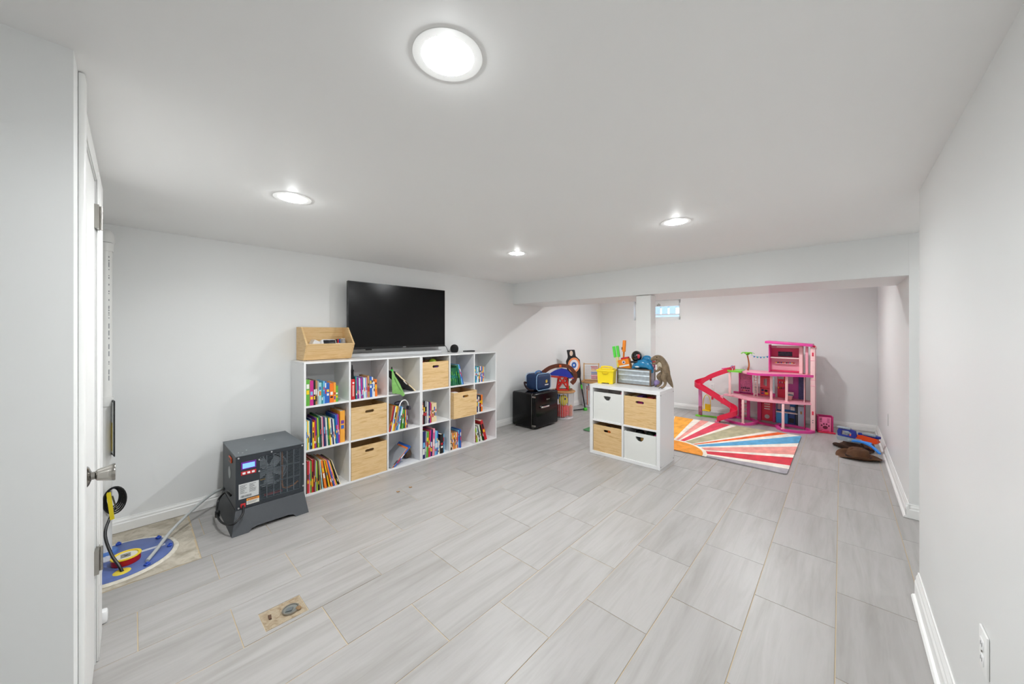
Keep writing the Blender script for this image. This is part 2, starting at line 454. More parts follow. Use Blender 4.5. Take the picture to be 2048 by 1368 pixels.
# closet door
dr = struct(bpy.data.objects.new('door_1', None)); COL.objects.link(dr); dr['label'] = 'white closet door seen almost edge on'
MB().rbox(DX0 + .004, DX1 - .004, -.140, -.106, .012, DZ - .005, .002, 1).build('door_leaf', M_TRIM, dr)
MB().rbox(-1.580, -1.520, YW, -.0905, 0, ZC - .002, .004, 2).build('casing', M_TRIM, dr)
c2 = MB(); c2.rbox(-2.43, DX0 - .012, YW, -.0955, 0, 2.0, .003, 1); c2.rbox(-2.40, DX0 - .03, YW, -.092, 0.3, 1.98, .002, 1)
c2.build('casing', M_TRIM, dr)
MB().rbox(-2.43, -1.58, YW, -.099, DZ + .008, 2.03, .003, 1).build('head_casing', M_TRIM, dr)
MB().box(DX1 - .004, DX1 + .004, -.14, -.11, 0, DZ).build('door_stop_strip', M_TRIM, dr)
for z in (1.808, .423):
    h = MB(); h.box(DX0 - .035, DX0 + .035, -.107, -.0935, z - .047, z + .047)
    h.cyl((DX0 - .004, -.090, z - .048), (DX0 - .004, -.090, z + .048), .006, n=10)
    ho = h.build('hinge', M_STEEL, dr)
    for k in (-.028, 0, .028):
        MB().cyl((DX0 - .024, -.0945, z + k), (DX0 - .024, -.0925, z + k), .004, n=8).build('screw', mat('screw_dark', '55524c', .4, 1.0), ho)
kn = MB(); Tk = Matrix.Translation((-1.80, -.106, .872)) @ Matrix.Rotation(-pi / 2, 4, 'X')
kn.lathe([(0, 0), (.033, 0), (.033, .004), (.028, .008), (.016, .012)], 24, T=Tk)
k1 = kn.build('knob_rose', M_CHROME, dr)
kn = MB(); kn.lathe([(.013, .008), (.012, .02), (.018, .024), (.019, .027), (.024, .045), (.028, .062), (.027, .065), (0, .066)], 24, T=Tk)
kn.build('door_knob', M_CHROME, dr)
tag(MB().rbox(-2.52, -2.478, -.115, -.080, 0.001, .058, .010, 2).build('door_wedge', M_WHITE), 'small white wedge on the floor against the closet door casing', 'wedge')

# recessed lamps
M_LENS = mat('lamp_lens', 'ffffff', .4, emit='fffdf8', estr=9.0)
M_BAF = mat('lamp_baffle', 'f4f4f2', .35)
LNAME = ['large recessed ceiling lamp nearest the viewer', 'round recessed ceiling lamp on the left before the television wall', 'round recessed ceiling lamp on the right near the boxed beam',
         'smallest far recessed ceiling lamp at the middle of the ceiling', 'recessed ceiling lamp behind the boxed beam above the dollhouse', 'recessed ceiling lamp behind the boxed beam above the toy target',
         'added ceiling lamp out of view inside the side passage on the right']
for (lx, ly), lb in zip(ALL, LNAME):
    rear = (lx, ly) in REAR[:2]; side = (lx, ly) == REAR[2]
    t = thing('recessed_lamp', lb, 'ceiling lamp', (lx, ly, ZC), group='recessed ceiling lamps')
    MB().lathe([(.066, -.0004), (.067, -.0012), (.089, -.0012), (.0905, -.0004), (.0905, .0), (.066, .0)], 48).build('trim_ring', M_TRIM, t, ang=8)
    bf = MB(); pr = []
    for k in range(5):
        r = .066 - .0016 * k; z = .0 + .006 * k
        pr += [(r, z), (r - .0016, z + .0015), (r - .0016, z + .006)]
    bf.lathe(pr, 48).build('baffle', M_BAF, t)
    MB().lathe([(0, .026), (.03, .0255), (.059, .0285), (.059, .032), (0, .032)], 40).build('lens', M_LENS, t)
    ld = bpy.data.lights.new('lens_light', 'AREA'); ld.shape = 'DISK'; ld.size = .115; ld.energy = LAMP_W * (.75 if rear else .3 if side else 1.0); ld.color = LAMP_C
    lo = bpy.data.objects.new('lens_light', ld); COL.objects.link(lo); lo.parent = t; lo.location = (0, 0, .0225)
    ld = bpy.data.lights.new('bulb_light', 'POINT'); ld.shadow_soft_size = .03; ld.energy = BULB_W * (1.5 if rear else .3 if side else 1.0); ld.color = LAMP_C
    lo = bpy.data.objects.new('bulb_light', ld); COL.objects.link(lo); lo.parent = t; lo.location = (0, 0, .0165)

def slab3(mb, pts, t):
    """thin plate with outline pts (3D, planar), thickness t along its normal"""
    P = [Vector(p) for p in pts]; n = Vector((0, 0, 0))
    for i in range(len(P)):
        n += P[i].cross(P[(i + 1) % len(P)])
    n.normalize(); k = len(P)
    mb.add(P + [p - n * t for p in P], [tuple(range(k)), tuple(range(k, 2 * k))[::-1]] + [(i, (i + 1) % k, k + (i + 1) % k, k + i) for i in range(k)])
    return mb

# ------------------------------------------------------------------ broken floor opening with drain
dt = thing('floor_drain', 'broken square hole in the floor tile holding an open metal drain pipe', 'drain', (-1.957, .49, 0), world=True)
d = MB(); NX = 8; vv = []
for j in range(9):
    for i in range(9):
        vv.append((HX0 + .003 + (HX1 - HX0 - .006) * i / 8, HY0 + .003 + (HY1 - HY0 - .006) * j / 8, -.0014 + rnd.uniform(-.0004, .0010)))
d.add(vv, [(j * 9 + i, j * 9 + i + 1, (j + 1) * 9 + i + 1, (j + 1) * 9 + i) for j in range(8) for i in range(8)])
d.build('mortar_bed', ramp_mat('mortar', [(.25, '6f5a42'), (.42, '94826a'), (.58, 'a89a84'), (.75, '8a6f4c')], .95, 'noise', 28, (1, 1, 1), 1, 6, .4, False), dt)
MB().lathe([(.030, .0), (.030, .006), (.036, .006), (.037, .0005)], 28, (-1.950, .520, 0)).build('pipe_rim', M_STEEL, dt)
MB().lathe([(0, .0012), (.012, .0010), (.030, .0030)], 24, (-1.950, .520, 0)).build('pipe_bowl', mat('pipe_inside', '8a8c87', .5, .5), dt)
MB().prism([(-1.965, .51), (-1.945, .495), (-1.935, .52), (-1.955, .533)], .002, .006).build('loose_cap', mat('cap_grey', '7f8588', .4, .7), dt)
MB().prism([(-1.985, .435), (-1.955, .432), (-1.95, .442), (-1.98, .447)], .0, .004).build('mortar_crumb', mat('crumb_dark', '5a4334', .95), dt)
MB().ell((-1.930, .548, .004), (.016, .012, .005), 10, 6).build('mortar_crumb', mat('crumb_brown', '7d6447', .95, noise=.2), dt)

# ------------------------------------------------------------------ sump, pipe, box, cables
LX, LY, LR = -3.09, -.063, .236
sp = thing('sump_lid', 'round blue sump pit lid set in bare concrete by the closet door', 'lid', (LX, LY, 0), world=True)
M_BLUE = mat('lid_blue', '5b6ea8', .5, noise=.10, nscale=20)
MB().lathe([(0, .012), (LR - .006, .012), (LR, .009), (LR, 0)], 56, (LX, LY, 0)).build('lid_plate', M_BLUE, sp)
MB().lathe([(LR + .002, .0), (LR + .002, .008), (LR + .012, .010), (LR + .022, .006), (LR + .026, .0)], 56, (LX, LY, 0)).build('sealant_ring', mat('sealant', 'd6d0c2', .7, noise=.12, nscale=40), sp)
for a in (-75, -22, 32, 82, 128, 180, 232):
    T = Matrix.Translation((LX, LY, 0)) @ Matrix.Rotation(radians(a), 4, 'Z')
    c = MB(); c.rbox(LR - .026, LR - .004, -.012, .012, .012, .024, .003, 1, T); c.cyl((LR - .015, 0, .024), (LR - .015, 0, .030), .006, n=6, T=T)
    c.build('lid_bolt', mat('bolt_blue', '2c4fb4', .4), sp)
MB().rbox(LX - .03, LX - .005, LY + .05, LY + .20, .0122, .0132, .0004, 1).build('printed_strip', mat('strip_white', 'c9ccd8', .6), sp)
g = MB(); g.plate_hole([(LX - .13, LY - .12), (LX - .02, LY - .12), (LX - .02, LY - .03), (LX - .13, LY - .03)], stadium(LX - .075, LY - .075, .06, .012), .0122, .016, 'z')
for i in range(5):
    for j in range(2): g.cyl((LX - .115 + .02 * i, LY - .105 + .06 * j, .016), (LX - .115 + .02 * i, LY - .105 + .06 * j, .0175), .004, n=6)
g.build('vent_plate', mat('strip_white', 'c9ccd8', .6), sp)
ga = thing('cable_gasket', 'flat yellow rubber cable seal on the blue sump lid', 'seal', (-2.925, -.043, .012), world=True)
MB().lathe([(.009, .004), (.030, .004), (.036, .0), (.009, 0)], 28, (-2.925, -.043, .0122), sx=1.0).build('seal_disc', mat('seal_yellow', 'dfc742', .5), ga)
pk = thing('alarm_puck', 'round red and yellow sump alarm puck lying on blue lid', 'alarm', (-3.035, -.028, .0125), world=True)
MB().lathe([(0, 0), (.058, 0), (.060, .006), (.060, .032), (.057, .034)], 36, (-3.035, -.028, .0125)).build('housing', mat('puck_red', 'b8141c', .35), pk)
MB().lathe([(.047, .034), (.050, .040), (.062, .040), (.063, .035), (.058, .033)], 36, (-3.035, -.028, .0125)).build('rim', mat('puck_yellow', 'f0d130', .4), pk)
MB().lathe([(.008, .035), (.047, .036), (.047, .030), (.008, .030)], 32, (-3.035, -.028, .0125)).build('label_disc', mat('puck_label', 'dfddd2', .6), pk)
for i in range(4):
    MB().box(-3.06 + .013 * i, -3.053 + .013 * i, -.05, -.01, .0486, .0490).build('print_line', mat('print_grey', '6a6a6a', .6), pk)
PXc, PYc = -3.235, -.1145
pv = thing('drain_pipe', 'white plastic drain pipe rising from the sump lid with elbow on top', 'pipe', (PXc, PYc, .013), world=True)
M_PVC = mat('pvc', 'e4e4e1', .35)
MB().cyl((PXc, PYc, .0135), (PXc, PYc, 1.86), .0275, n=28).build('pipe_run', M_PVC, pv)
MB().lathe([(.0278, 0), (.034, 0), (.034, .055), (.0278, .055)], 28, (PXc, PYc, .90)).build('coupling', M_PVC, pv)
e = MB(); e.lathe([(.0278, 0), (.0345, 0), (.0345, .05), (.0278, .05)], 28, (PXc, PYc, 1.83))
e.tube([(PXc - .06 + .06 * cos(a), PYc, 1.88 + .06 * sin(a)) for a in [pi / 2 * k / 8 for k in range(9)]] + [(XL + .002, PYc, 1.94)], .034, 20)
e.build('elbow', M_PVC, pv)
mk = MB(); z = 1.80
while z > 1.05:
    h = rnd.choice([.006, .01, .018, .03]); a = radians(33)
    T = Matrix.Translation((PXc, PYc, z)) @ Matrix.Rotation(a, 4, 'Z')
    mk.box(.0272, .0279, -.0022, .0022, -h, 0, T); z -= h + rnd.choice([.004, .006, .012, .03])
mk.build('print_marks', mat('print_mid', '8d9092', .6), pv, kind='stuff')
MB().lathe([(.028, 0), (.055, 0), (.05, .012), (.034, .016), (.028, .016)], 24, (PXc, PYc, .0125)).build('pipe_flange', mat('flange_blue', '4c78c0', .5), pv)
eb = thing('pump_control_box', 'grey wall box with open black edged flap beside white pipe', 'control box', (XL, -.27, .60), world=True)
MB().rbox(XL + .001, -3.44, -.42, -.125, .60, .93, .005, 1).build('box_body', mat('box_grey', 'aeb4b8', .4), eb)
lp0, lp1 = Vector((-3.425, -.1135, 0)), Vector((-3.155, -.0765, 0)); dl = (lp1 - lp0).normalized(); nl = Vector((-dl.y, dl.x, 0))
TL = Matrix.Translation(lp0) @ Matrix.Rotation(atan2(dl.y, dl.x), 4, 'Z')
fo = MB().box(0, .274, -.002, .003, .605, .935, TL).build('flap', mat('flap_black', '1c1c1e', .5), eb, False)
MB().box(.014, .262, -.0035, -.002, .618, .924, TL).build('lining', mat('flap_white', 'dcdedd', .5), fo, False)
MB().box(.03, .235, -.0042, -.0035, .63, .80, TL).build('yellow_label', mat('label_yellow', 'd9bf52', .6), fo, False)
cc = thing('cable_coil', 'bundle of looped black cables tied on the white pipe', 'cable', (-3.2, -.085, .30), world=True)
for i in range(5):
    pts = []
    for k in range(25):
        a = 2 * pi * k / 24
        pts.append((-3.19 + .016 * (i - 2), -.083 + (.026 + .005 * i) * cos(a) + .002 * i, .345 + (.055 + .006 * i) * sin(a)))
    MB().tube(pts, .0042, 7).build('cable_loop', M_BLACK, cc)
slab3(MB(), [(-3.16, -.108, .40), (-3.155, -.090, .40), (-3.145, -.075, .24), (-3.15, -.092, .235)], .003).build('yellow_strap', mat('strap_yellow', 'ecd62c', .5), cc, False)
MB().tube(bez([(-3.205, -.086, .36), (-3.19, -.07, .29), (-3.18, -.055, .275), (-3.18, -.048, .295)], 6), .004, 7).build('hook', M_STEEL, cc)
tag(MB().tube(bez([(-3.20, -.078, .285), (-3.10, -.110, .19), (-3.0, -.085, .10), (-2.945, -.055, .045), (-2.925, -.043, .0145)], 6), .007, 8).build('pump_cable', M_BLACK),
    'single black cable running down into the yellow seal on sump lid', 'cable')

# ------------------------------------------------------------------ dehumidifier
BX0, BX1, BY0, BY1, BZ0, BZ1 = -3.47, -2.985, .470, .884, .138, .503
dh = thing('dehumidifier', 'dark grey box dehumidifier with lit display and fan grille on flared stand', 'dehumidifier', (-3.2, .68, 0), world=True)
M_DH = mat('dh_grey', '3d4248', .45, bump=.04, bscale=400)
M_DHT = mat('dh_top', '5d6368', .38, noise=.08, nscale=8)
M_DHF = mat('dh_front', '2b3036', .4)
b = MB(); b.box(BX0, BX1 - .012, BY0, BY0 + .004, BZ0, BZ1 - .004).box(BX0, BX1 - .012, BY1 - .004, BY1, BZ0, BZ1 - .004).box(BX0, BX0 + .004, BY0, BY1, BZ0, BZ1 - .004).box(BX0, BX1 - .012, BY0, BY1, BZ0, BZ0 + .004)
b.build('cabinet', M_DH, dh)
MB().rbox(BX0 - .002, BX1 + .003, BY0 - .002, BY1 + .002, BZ1 - .006, BZ1, .002, 1).build('top_panel', M_DHT, dh)
GY0, GY1, GZ0, GZ1 = .606, .858, .168, .470
b = MB(); b.plate_hole([(BY0, BZ0), (BY1, BZ0), (BY1, BZ1 - .006), (BY0, BZ1 - .006)], [(GY0, GZ0), (GY1, GZ0), (GY1, GZ1), (GY0, GZ1)], BX1 - .012, BX1, 'x')
b.build('front_panel', M_DHF, dh)
gr = MB(); k = 0; z = GZ0
while z < GZ1:
    gr.box(BX1 - .006, BX1 - .002, GY0, GY1, z, z + .0032); z += .0098
for i in range(7):
    y = GY0 + (GY1 - GY0) * i / 6; gr.box(BX1 - .007, BX1 - .0005, y - .0022, y + .0022, GZ0, GZ1)
for z in (.268, .366): gr.box(BX1 - .007, BX1 - .0005, GY0, GY1, z - .003, z + .003)
gr.build('grille', mat('dh_grille', '565d63', .4), dh, label='fine slotted air grille', kind='stuff')
MB().box(BX1 - .21, BX1 - .20, GY0 - .03, BY1 - .005, BZ0 + .01, BZ1 - .01).build('inner_baffle', mat('dh_inside', '15171a', .8), dh)
fa = MB(); Tf = Matrix.Translation((BX1 - .05, .672, .345)) @ Matrix.Rotation(pi / 2, 4, 'Y')
fa.lathe([(.108, -.02), (.112, .0), (.118, .0), (.118, -.02)], 40, T=Tf); fa.build('fan_shroud', mat('fan_grey', '9aa0a4', .4), dh)
fb = MB(); fb.lathe([(0, .01), (.03, .01), (.032, -.02), (0, -.02)], 24, T=Tf)
for i in range(5):
    T2 = Tf @ Matrix.Rotation(2 * pi * i / 5, 4, 'Z')
    slab3(fb2 := MB(), [(.03, -.02, .005), (.10, -.035, -.008), (.10, .035, .012), (.03, .02, .0)], .002)
    fb.add(fb2.v, fb2.f, T2)
fb.build('fan', mat('fan_light', 'b4bac0', .4), dh)
MB().tube(bez([(BX1 - .03, .748, .466), (BX1 - .03, .749, .30), (BX1 - .03, .75, .215), (BX1 - .03, .77, .190), (BX1 - .03, .82, .195), (BX1 - .03, .852, .218)], 5), .006, 8).build('copper_tube', mat('copper', 'd68a4c', .3, .9), dh)
MB().box(BX1 - .05, BX1 - .03, .64, .75, .172, .182).build('red_wire', mat('wire_red', 'b02a2a', .5), dh)
MB().box(BX1 - .04, BX1 - .028, .612, .645, .292, .298).build('yellow_wire', mat('wire_yellow', 'd8a52a', .5), dh)
MB().rbox(BX1, BX1 + .003, .499, .585, .404, .456, .001, 1).build('display_bezel', mat('bezel_purple', '6a1f8e', .4), dh)
MB().box(BX1 + .003, BX1 + .0036, .508, .577, .412, .446).build('display', mat('lcd', '6aa0f0', .3, emit='7fb2ff', estr=.7), dh, label='lit pale blue display')
MB().rbox(BX1, BX1 + .003, .499, .585, .366, .392, .001, 1).build('button_bar', mat('bar_red', 'c0262c', .4), dh)
for i in range(3):
    MB().rbox(BX1 + .003, BX1 + .006, .507 + .026 * i, .524 + .026 * i, .372, .386, .0015, 1).build('button', M_WHITE, dh)
lb = MB(); lb.box(BX1, BX1 + .0008, .487, .600, .207, .309); lo = lb.build('rating_label', mat('label_grey', 'c9cbcb', .5), dh)
tx = MB()
for i in range(9):
    for j in range(2):
        tx.box(BX1 + .0008, BX1 + .0011, .494 + .052 * j, .494 + .052 * j + rnd.uniform(.02, .042), .296 - .0066 * i, .2985 - .0066 * i)
y = .497
while y < .560:
    w_ = rnd.choice([.001, .0018, .003]); tx.box(BX1 + .0008, BX1 + .0011, y, y + w_, .214, .229); y += w_ + .0014
tx.build('label_print', mat('print_dark', '55585a', .6), lo)
wl = MB().box(BX1, BX1 + .0008, .530, .602, .158, .200).build('warning_label', mat('label_white', 'dedcd4', .5), dh)
MB().box(BX1 + .0008, BX1 + .0012, .530, .602, .184, .200).build('orange_band', mat('label_orange', 'f0982a', .5), wl)
t2 = MB()
for i in range(3): t2.box(BX1 + .0008, BX1 + .0011, .535, .535 + rnd.uniform(.04, .06), .166 + .0055 * i, .168 + .0055 * i)
for i in range(7): t2.box(BX1 + .0012, BX1 + .0015, .538 + .008 * i, .543 + .008 * i, .188, .196)
t2.build('label_print', mat('print_dark', '55585a', .6), wl)
MB().rbox(BX1, BX1 + .006, .496, .524, .148, .176, .002, 1).build('power_inlet', mat('bar_red', 'c0262c', .4), dh)
for (y, z) in ((.486, .488), (.676, .487), (.872, .486), (.878, .345), (.878, .180), (.486, .150), (.602, .45), (.602, .37)):
    MB().cyl((BX1, y, z), (BX1 + .004, y, z), .0055, n=10).build('screw', mat('screw_light', 'd4d6d8', .3, .8), dh)
MB().rbox(-3.19, -3.10, BY0 - .008, BY0, .430, .468, .003, 1).build('side_handle', mat('handle_orange', 'd2522a', .4), dh)
MB().rbox(-3.18, -3.11, BY0 - .0085, BY0 - .007, .438, .46, .001, 1).build('handle_recess', M_BLACK, dh)
MB().cyl((-3.19, BY0 - .003, .345), (-3.19, BY0, .345), .042, n=28).build('drain_cover', mat('cover_grey', 'a3a7a9', .4, .3), dh)
for (x, y) in ((-3.05, .52), (-3.07, .50), (-3.10, .55), (-3.30, .70)): MB().cyl((x, y, BZ1), (x, y, BZ1 + .0012), .004, n=8).build('paint_fleck', mat('fleck', 'c9ccce', .5), dh)

# flared stand
SX0, SX1, SY0, SY1 = -3.515, -2.905, .437, .893
A0, A1, B0, B1 = (BX0, BY0), (BX1, BY0), (BX0, BY1), (BX1, BY1); zt = BZ0 - .002
def lerp(a, b_, t): return tuple(a[i] + (b_[i] - a[i]) * t for i in range(3))
fr_b0, fr_b1 = (SX1, SY0, 0.001), (SX1, SY1, 0.001); fr_t0, fr_t1 = (BX1, BY0, zt), (BX1, BY1, zt)
def fp(u, v): return lerp(lerp(fr_b0, fr_b1, u), lerp(fr_t0, fr_t1, u), v)
q = MB(); slab3(q, [fp(0, 0), fp(.20, 0), fp(.235, .12), fp(.30, .17), fp(.72, .17), fp(.785, .12), fp(.82, 0), fp(1, 0), fp(1, 1), fp(0, 1)], .004)
so = q.build('stand_front', mat('dh_stand', '34383d', .5), dh, False)
q = MB(); slab3(q, [(SX0, SY0, .001), (SX1, SY0, .001), (BX1, BY0, zt), (BX0, BY0, zt)], .004); q.build('stand_side', MATS['dh_stand'], dh, False)
q = MB(); slab3(q, [(SX1, SY1, .001), (SX0, SY1, .001), (BX0, BY1, zt), (BX1, BY1, zt)], .004); q.build('stand_side', MATS['dh_stand'], dh, False)
q = MB(); slab3(q, [(SX0, SY1, .001), (SX0, SY0, .001), (BX0, BY0, zt), (BX0, BY1, zt)], .004); q.build('stand_back', MATS['dh_stand'], dh, False)
MB().tube(bez([(BX1 + .006, .510, .162), (BX1 + .05, .500, .125), (-2.905, .445, .088), (-3.02, .405, .072), (-3.16, .395, .085), (-3.26, .415, .14), (-3.22, .445, .20), (-3.16, .452, .215), (-3.12, .4655, .20)], 6), .0065, 8).build('power_cord', M_BLACK, dh)
MB().rbox(-3.18, -3.15, .385, .41, .06, .105, .005, 1).build('cord_plug', M_BLACK, dh)
tag(MB().tube(bez([(-3.445, .4655, .150), (-3.40, .40, .150), (-3.30, .29, .115), (-3.16, .17, .066), (-3.02, .095, .032), (-2.935, .055, .0225)], 8), .0095, 10).build('drain_hose', mat('hose_grey', 'b9bcbb', .35)),
    'pale grey drain hose from the dehumidifier to the sump lid', 'hose')

# ------------------------------------------------------------------ bookcase: two 3 x 3 cube units
TK, PIT, SXF, SXB = .0155, .3597, -3.19, -3.532
HS = 1.098
ROWZ = [HS - TK - (HS - 2 * TK + TK) / 3 * (r + 1) + TK for r in range(3)]     # floor height of each row
RH = (HS - TK) / 3
def floor_z(r): return HS - RH * (r + 1)
UNITS = [.945, 2.0412]
def cell(u, c):                                  # inner y range of a column
    y0 = UNITS[u] + PIT * c + TK
    return y0, y0 + PIT - TK
for u, lb in ((0, 'white nine cube shelf unit beside the dehumidifier'), (1, 'white nine cube shelf unit at the far end of the bookcase')):
    y0 = UNITS[u]; W = PIT * 3 + TK
    t = thing('cube_shelf', lb, 'shelf', (-3.36, y0 + W / 2, 0), group='nine cube shelf units', world=True)
    MB().rbox(SXB, SXF, y0, y0 + W, HS - TK, HS, .001, 1).build('top_board', M_LAM, t)
    MB().rbox(SXB, SXF, y0 + TK, y0 + W - TK, .0005, TK, .001, 1).build('bottom_board', M_LAM, t)
    for y in (y0, y0 + W - TK):
        MB().rbox(SXB, SXF, y, y + TK, .0005, HS - TK, .001, 1).build('side_panel', M_LAM, t)
    for c in (1, 2):
        MB().rbox(SXB, SXF, y0 + PIT * c, y0 + PIT * c + TK, TK, HS - TK, .001, 1).build('divider', M_LAM, t)
    for r in (0, 1):
        for c in range(3):
            a, b_ = cell(u, c)
            MB().rbox(SXB, SXF, a, b_, floor_z(r) - TK, floor_z(r), .001, 1).build('shelf_board', M_LAM, t)
    for c in range(3):
        a, b_ = cell(u, c)
        MB().box(SXB - .004, SXB - .001, a - .006, b_ + .004, .02, HS - .02).build('back_panel', mat('back_white', 'dcdde0', .6), t)

# ------------------------------------------------------------------ books
CELLN = ['first', 'second', 'third', 'fourth', 'fifth', 'sixth']; ROWN = ['top', 'middle', 'bottom']
ORD = ['first', 'second', 'third', 'fourth', 'fifth', 'sixth', 'seventh', 'eighth', 'ninth', 'tenth', 'eleventh', 'twelfth', 'thirteenth', 'fourteenth', 'fifteenth',
       'sixteenth', 'seventeenth', 'eighteenth', 'nineteenth', 'twentieth', 'twenty-first', 'twenty-second', 'twenty-third', 'twenty-fourth', 'twenty-fifth', 'twenty-sixth', 'twenty-seventh', 'twenty-eighth']
import re
M_PAGE = mat('pages', 'e4ddc8', .8)
CONTR = dict(r='wyk', o='ykw', y='rbk', g='ywr', G='gt', t='wy', a='bwo', b='wyr', B='wLy', p='wyP', m='wyL', k='wry', w='rbkL', c='rdb', n='dwr', s='kwr', d='cO', l='prw', P='wmb', R='wO', O='rbp', L='wbr')
def book(u, c, r, y, t, h, key, th, idx, setback, depth):
    zf = floor_z(r) + .0006
    neg = th < 0
    loc = (SXF - setback, y + (t / cos(th) if neg else 0), zf)
    size = 'thick ' if t > .02 else ('thin ' if t < .009 else '')
    lean = ' leaning' if abs(th) > .1 else ''
    lb = f"{size}{CNAME[key]}{lean} book, {ORD[idx]} from left in the {ROWN[r]} row of {CELLN[u * 3 + c]} column"
    o = thing('book', lb, 'book', loc, (th, 0, 0), 'books in the bookcase')
    ya, yb = (-t, 0) if neg else (0, t)
    e = min(.0018, t * .22)
    m = MB(); m.box(-depth, 0, ya, ya + e, 0, h).box(-depth, 0, yb - e, yb, 0, h).box(-e, 0, ya + e, yb - e, 0, h)
    m.build('cover', pm(key), o, False)
    MB().box(-depth + .004, -e, ya + e, yb - e, .004, h - .004).build('page_block', M_PAGE, o, False)
    if t > .0065:
        ks = CONTR[key]; n = 2 if t > .012 else 1
        z0 = rnd.uniform(.12, .45) * h
        for j in range(n):
            hh = rnd.uniform(.08, .24) * h; z1 = min(z0 + hh, h * .94)
            if z1 - z0 < .01: break
            MB().box(0, .0004, ya + t * .18, yb - t * .18, z0, z1).build('spine_label' if j == 0 else 'spine_mark', pm(ks[(idx + j) % len(ks)]), o, False)
            z0 = z1 + .012
    return o
SPEC = {
 (0, 0, 0): ".0|g27.215 m25.205 k14.205 n17.2 s9.195 a19.18 t10.18 L12.19 b12.185 b24.17 o28.165 O16.17 g19.14",
 (0, 1, 0): ".052|t9.205/2 m8.19/2 p7.19/2 w6.19/2 L7.185/2 m7.185/2 p8.19/2 a7.185/2 w9.185/2 L8.185/2 P9.185/2 n14.2/2 b17.19/2 w12.185/2 w10.14/2 o16.16/2",
 (0, 0, 1): ".001|a8.235 y9.235 w8.235 t8.235 B12.25 y14.22 r10.23 p8.25 l9.25/2 G10.265/2 k11.25/2 w8.255/2 P6.25/2 B12.25/3 s7.25/3 w7.24/3 G12.245/4 y9.235/4 w13.225/4 B9.22/4 w9.22/4 t10.22/4 b13.25/3 p9.255/3 m8.25/3 O40.275/0",
 (0, 0, 2): ".006|d6.25 r13.265 P8.26 g9.26 r14.27 R9.27 s8.26 l9.25/1 k8.25/2 n8.25/3 a8.25/5 o18.245/8 k5.24/8 y10.24/10 o11.245/12 b8.24/13 P8.235/14 y7.23/15 k7.24/17 c6.24/18",
 (0, 2, 0): ".272|k9.30/44 c11.30/47",
 (0, 2, 1): ".0|n6.25/-11 r8.25/-11 B9.245/-11 w8.24/-11 y17.24/-11 n8.235/-11 s7.23/-11 b12.23/-11 L9.23/-11 w11.22/-11 g14.19/-3 G9.19 O9.185 b10.18 R8.18",
 (0, 2, 2): ".015|s12.22/-48 o9.23/-48 b15.24/-48",
 (1, 0, 1): ".0|R10.23 k14.24 s17.235 w5.23 s7.225 B8.225 m6.22 r6.21 n7.2 c16.2 c14.2 c12.2",
 (1, 0, 2): ".0|B21.285/-2 s8.27/-2 g18.27/-2 r10.275/-2 m8.28/-2 B13.28/-2 P14.29/-2 s6.26/-2 L14.26/-2 b10.25/-2 w8.15 c7.14 k25.21 L11.2",
 (1, 1, 0): ".0|G10.2/7 G9.2/7 G9.2/7 G9.2/8 G9.2/8 G10.2/9 G12.23/12 L8.24/14 b9.24/15",
 (1, 1, 2): ".0|d14.2/5 c9.19/5 o9.185/4 n10.185/3 O8.18/2 c9.18 r7.18 L9.2 b10.21 r8.2",
 (1, 2, 0): ".003|t14.19 L12.19 w9.18 t9.19 r7.18 w9.19 b9.185 O10.185 a8.18",
 (1, 2, 1): ".0|w8.19 p10.19 B12.2 w8.185 k12.2 o12.2",
 (1, 2, 2): ".0|m12.13/3 l10.17/8 w9.19/10 k7.19/11 w8.21/13 g9.2/15 k7.21/16 r22.26/17",
}
TFAC = {(0, 0, 0): 1.08, (0, 1, 0): 1.25, (0, 2, 1): 1.15, (1, 0, 1): 1.5, (1, 0, 2): 1.55, (1, 1, 0): 1.6, (1, 1, 2): 1.55, (1, 2, 0): 1.9, (1, 2, 1): 2.2, (1, 2, 2): 1.7}
for (u, c, r), spec in SPEC.items():
    off, toks = spec.split('|'); ya, yb = cell(u, c)
    y = ya + .0012 + float('0' + off); prev = 0.0; ph = 0; fac = TFAC.get((u, c, r), 1.0)
    for idx, tk in enumerate(toks.split()):
        m_ = re.match(r'([a-zA-Z])(\d+)\.(\d+)(?:/(-?\d+))?$', tk)
        key = m_.group(1); t = int(m_.group(2)) / 1000.0 * fac; h = float('0.' + m_.group(3)); th = radians(float(m_.group(4) or 0))
        if idx and th > prev >= 0: y += h * (sin(th) - sin(prev))
        if idx == 0 and th > 0 and off == '.0': y += h * sin(th)
        if idx and prev < 0 and th > prev: y += ph * (sin(-prev) - max(0, sin(-th)))
        if th < 0 and idx == 0: y += 0
        dp = min(.30, rnd.uniform(.8, .95) * h)
        book(u, c, r, y, t, h, key, th, idx, .006 + rnd.uniform(0, .012) + (.0 if h > .2 else .01), dp)
        y += t / cos(th) + .0006; prev = th; ph = h
    if y > yb: print('overflow', u, c, r, round(y - yb, 3))

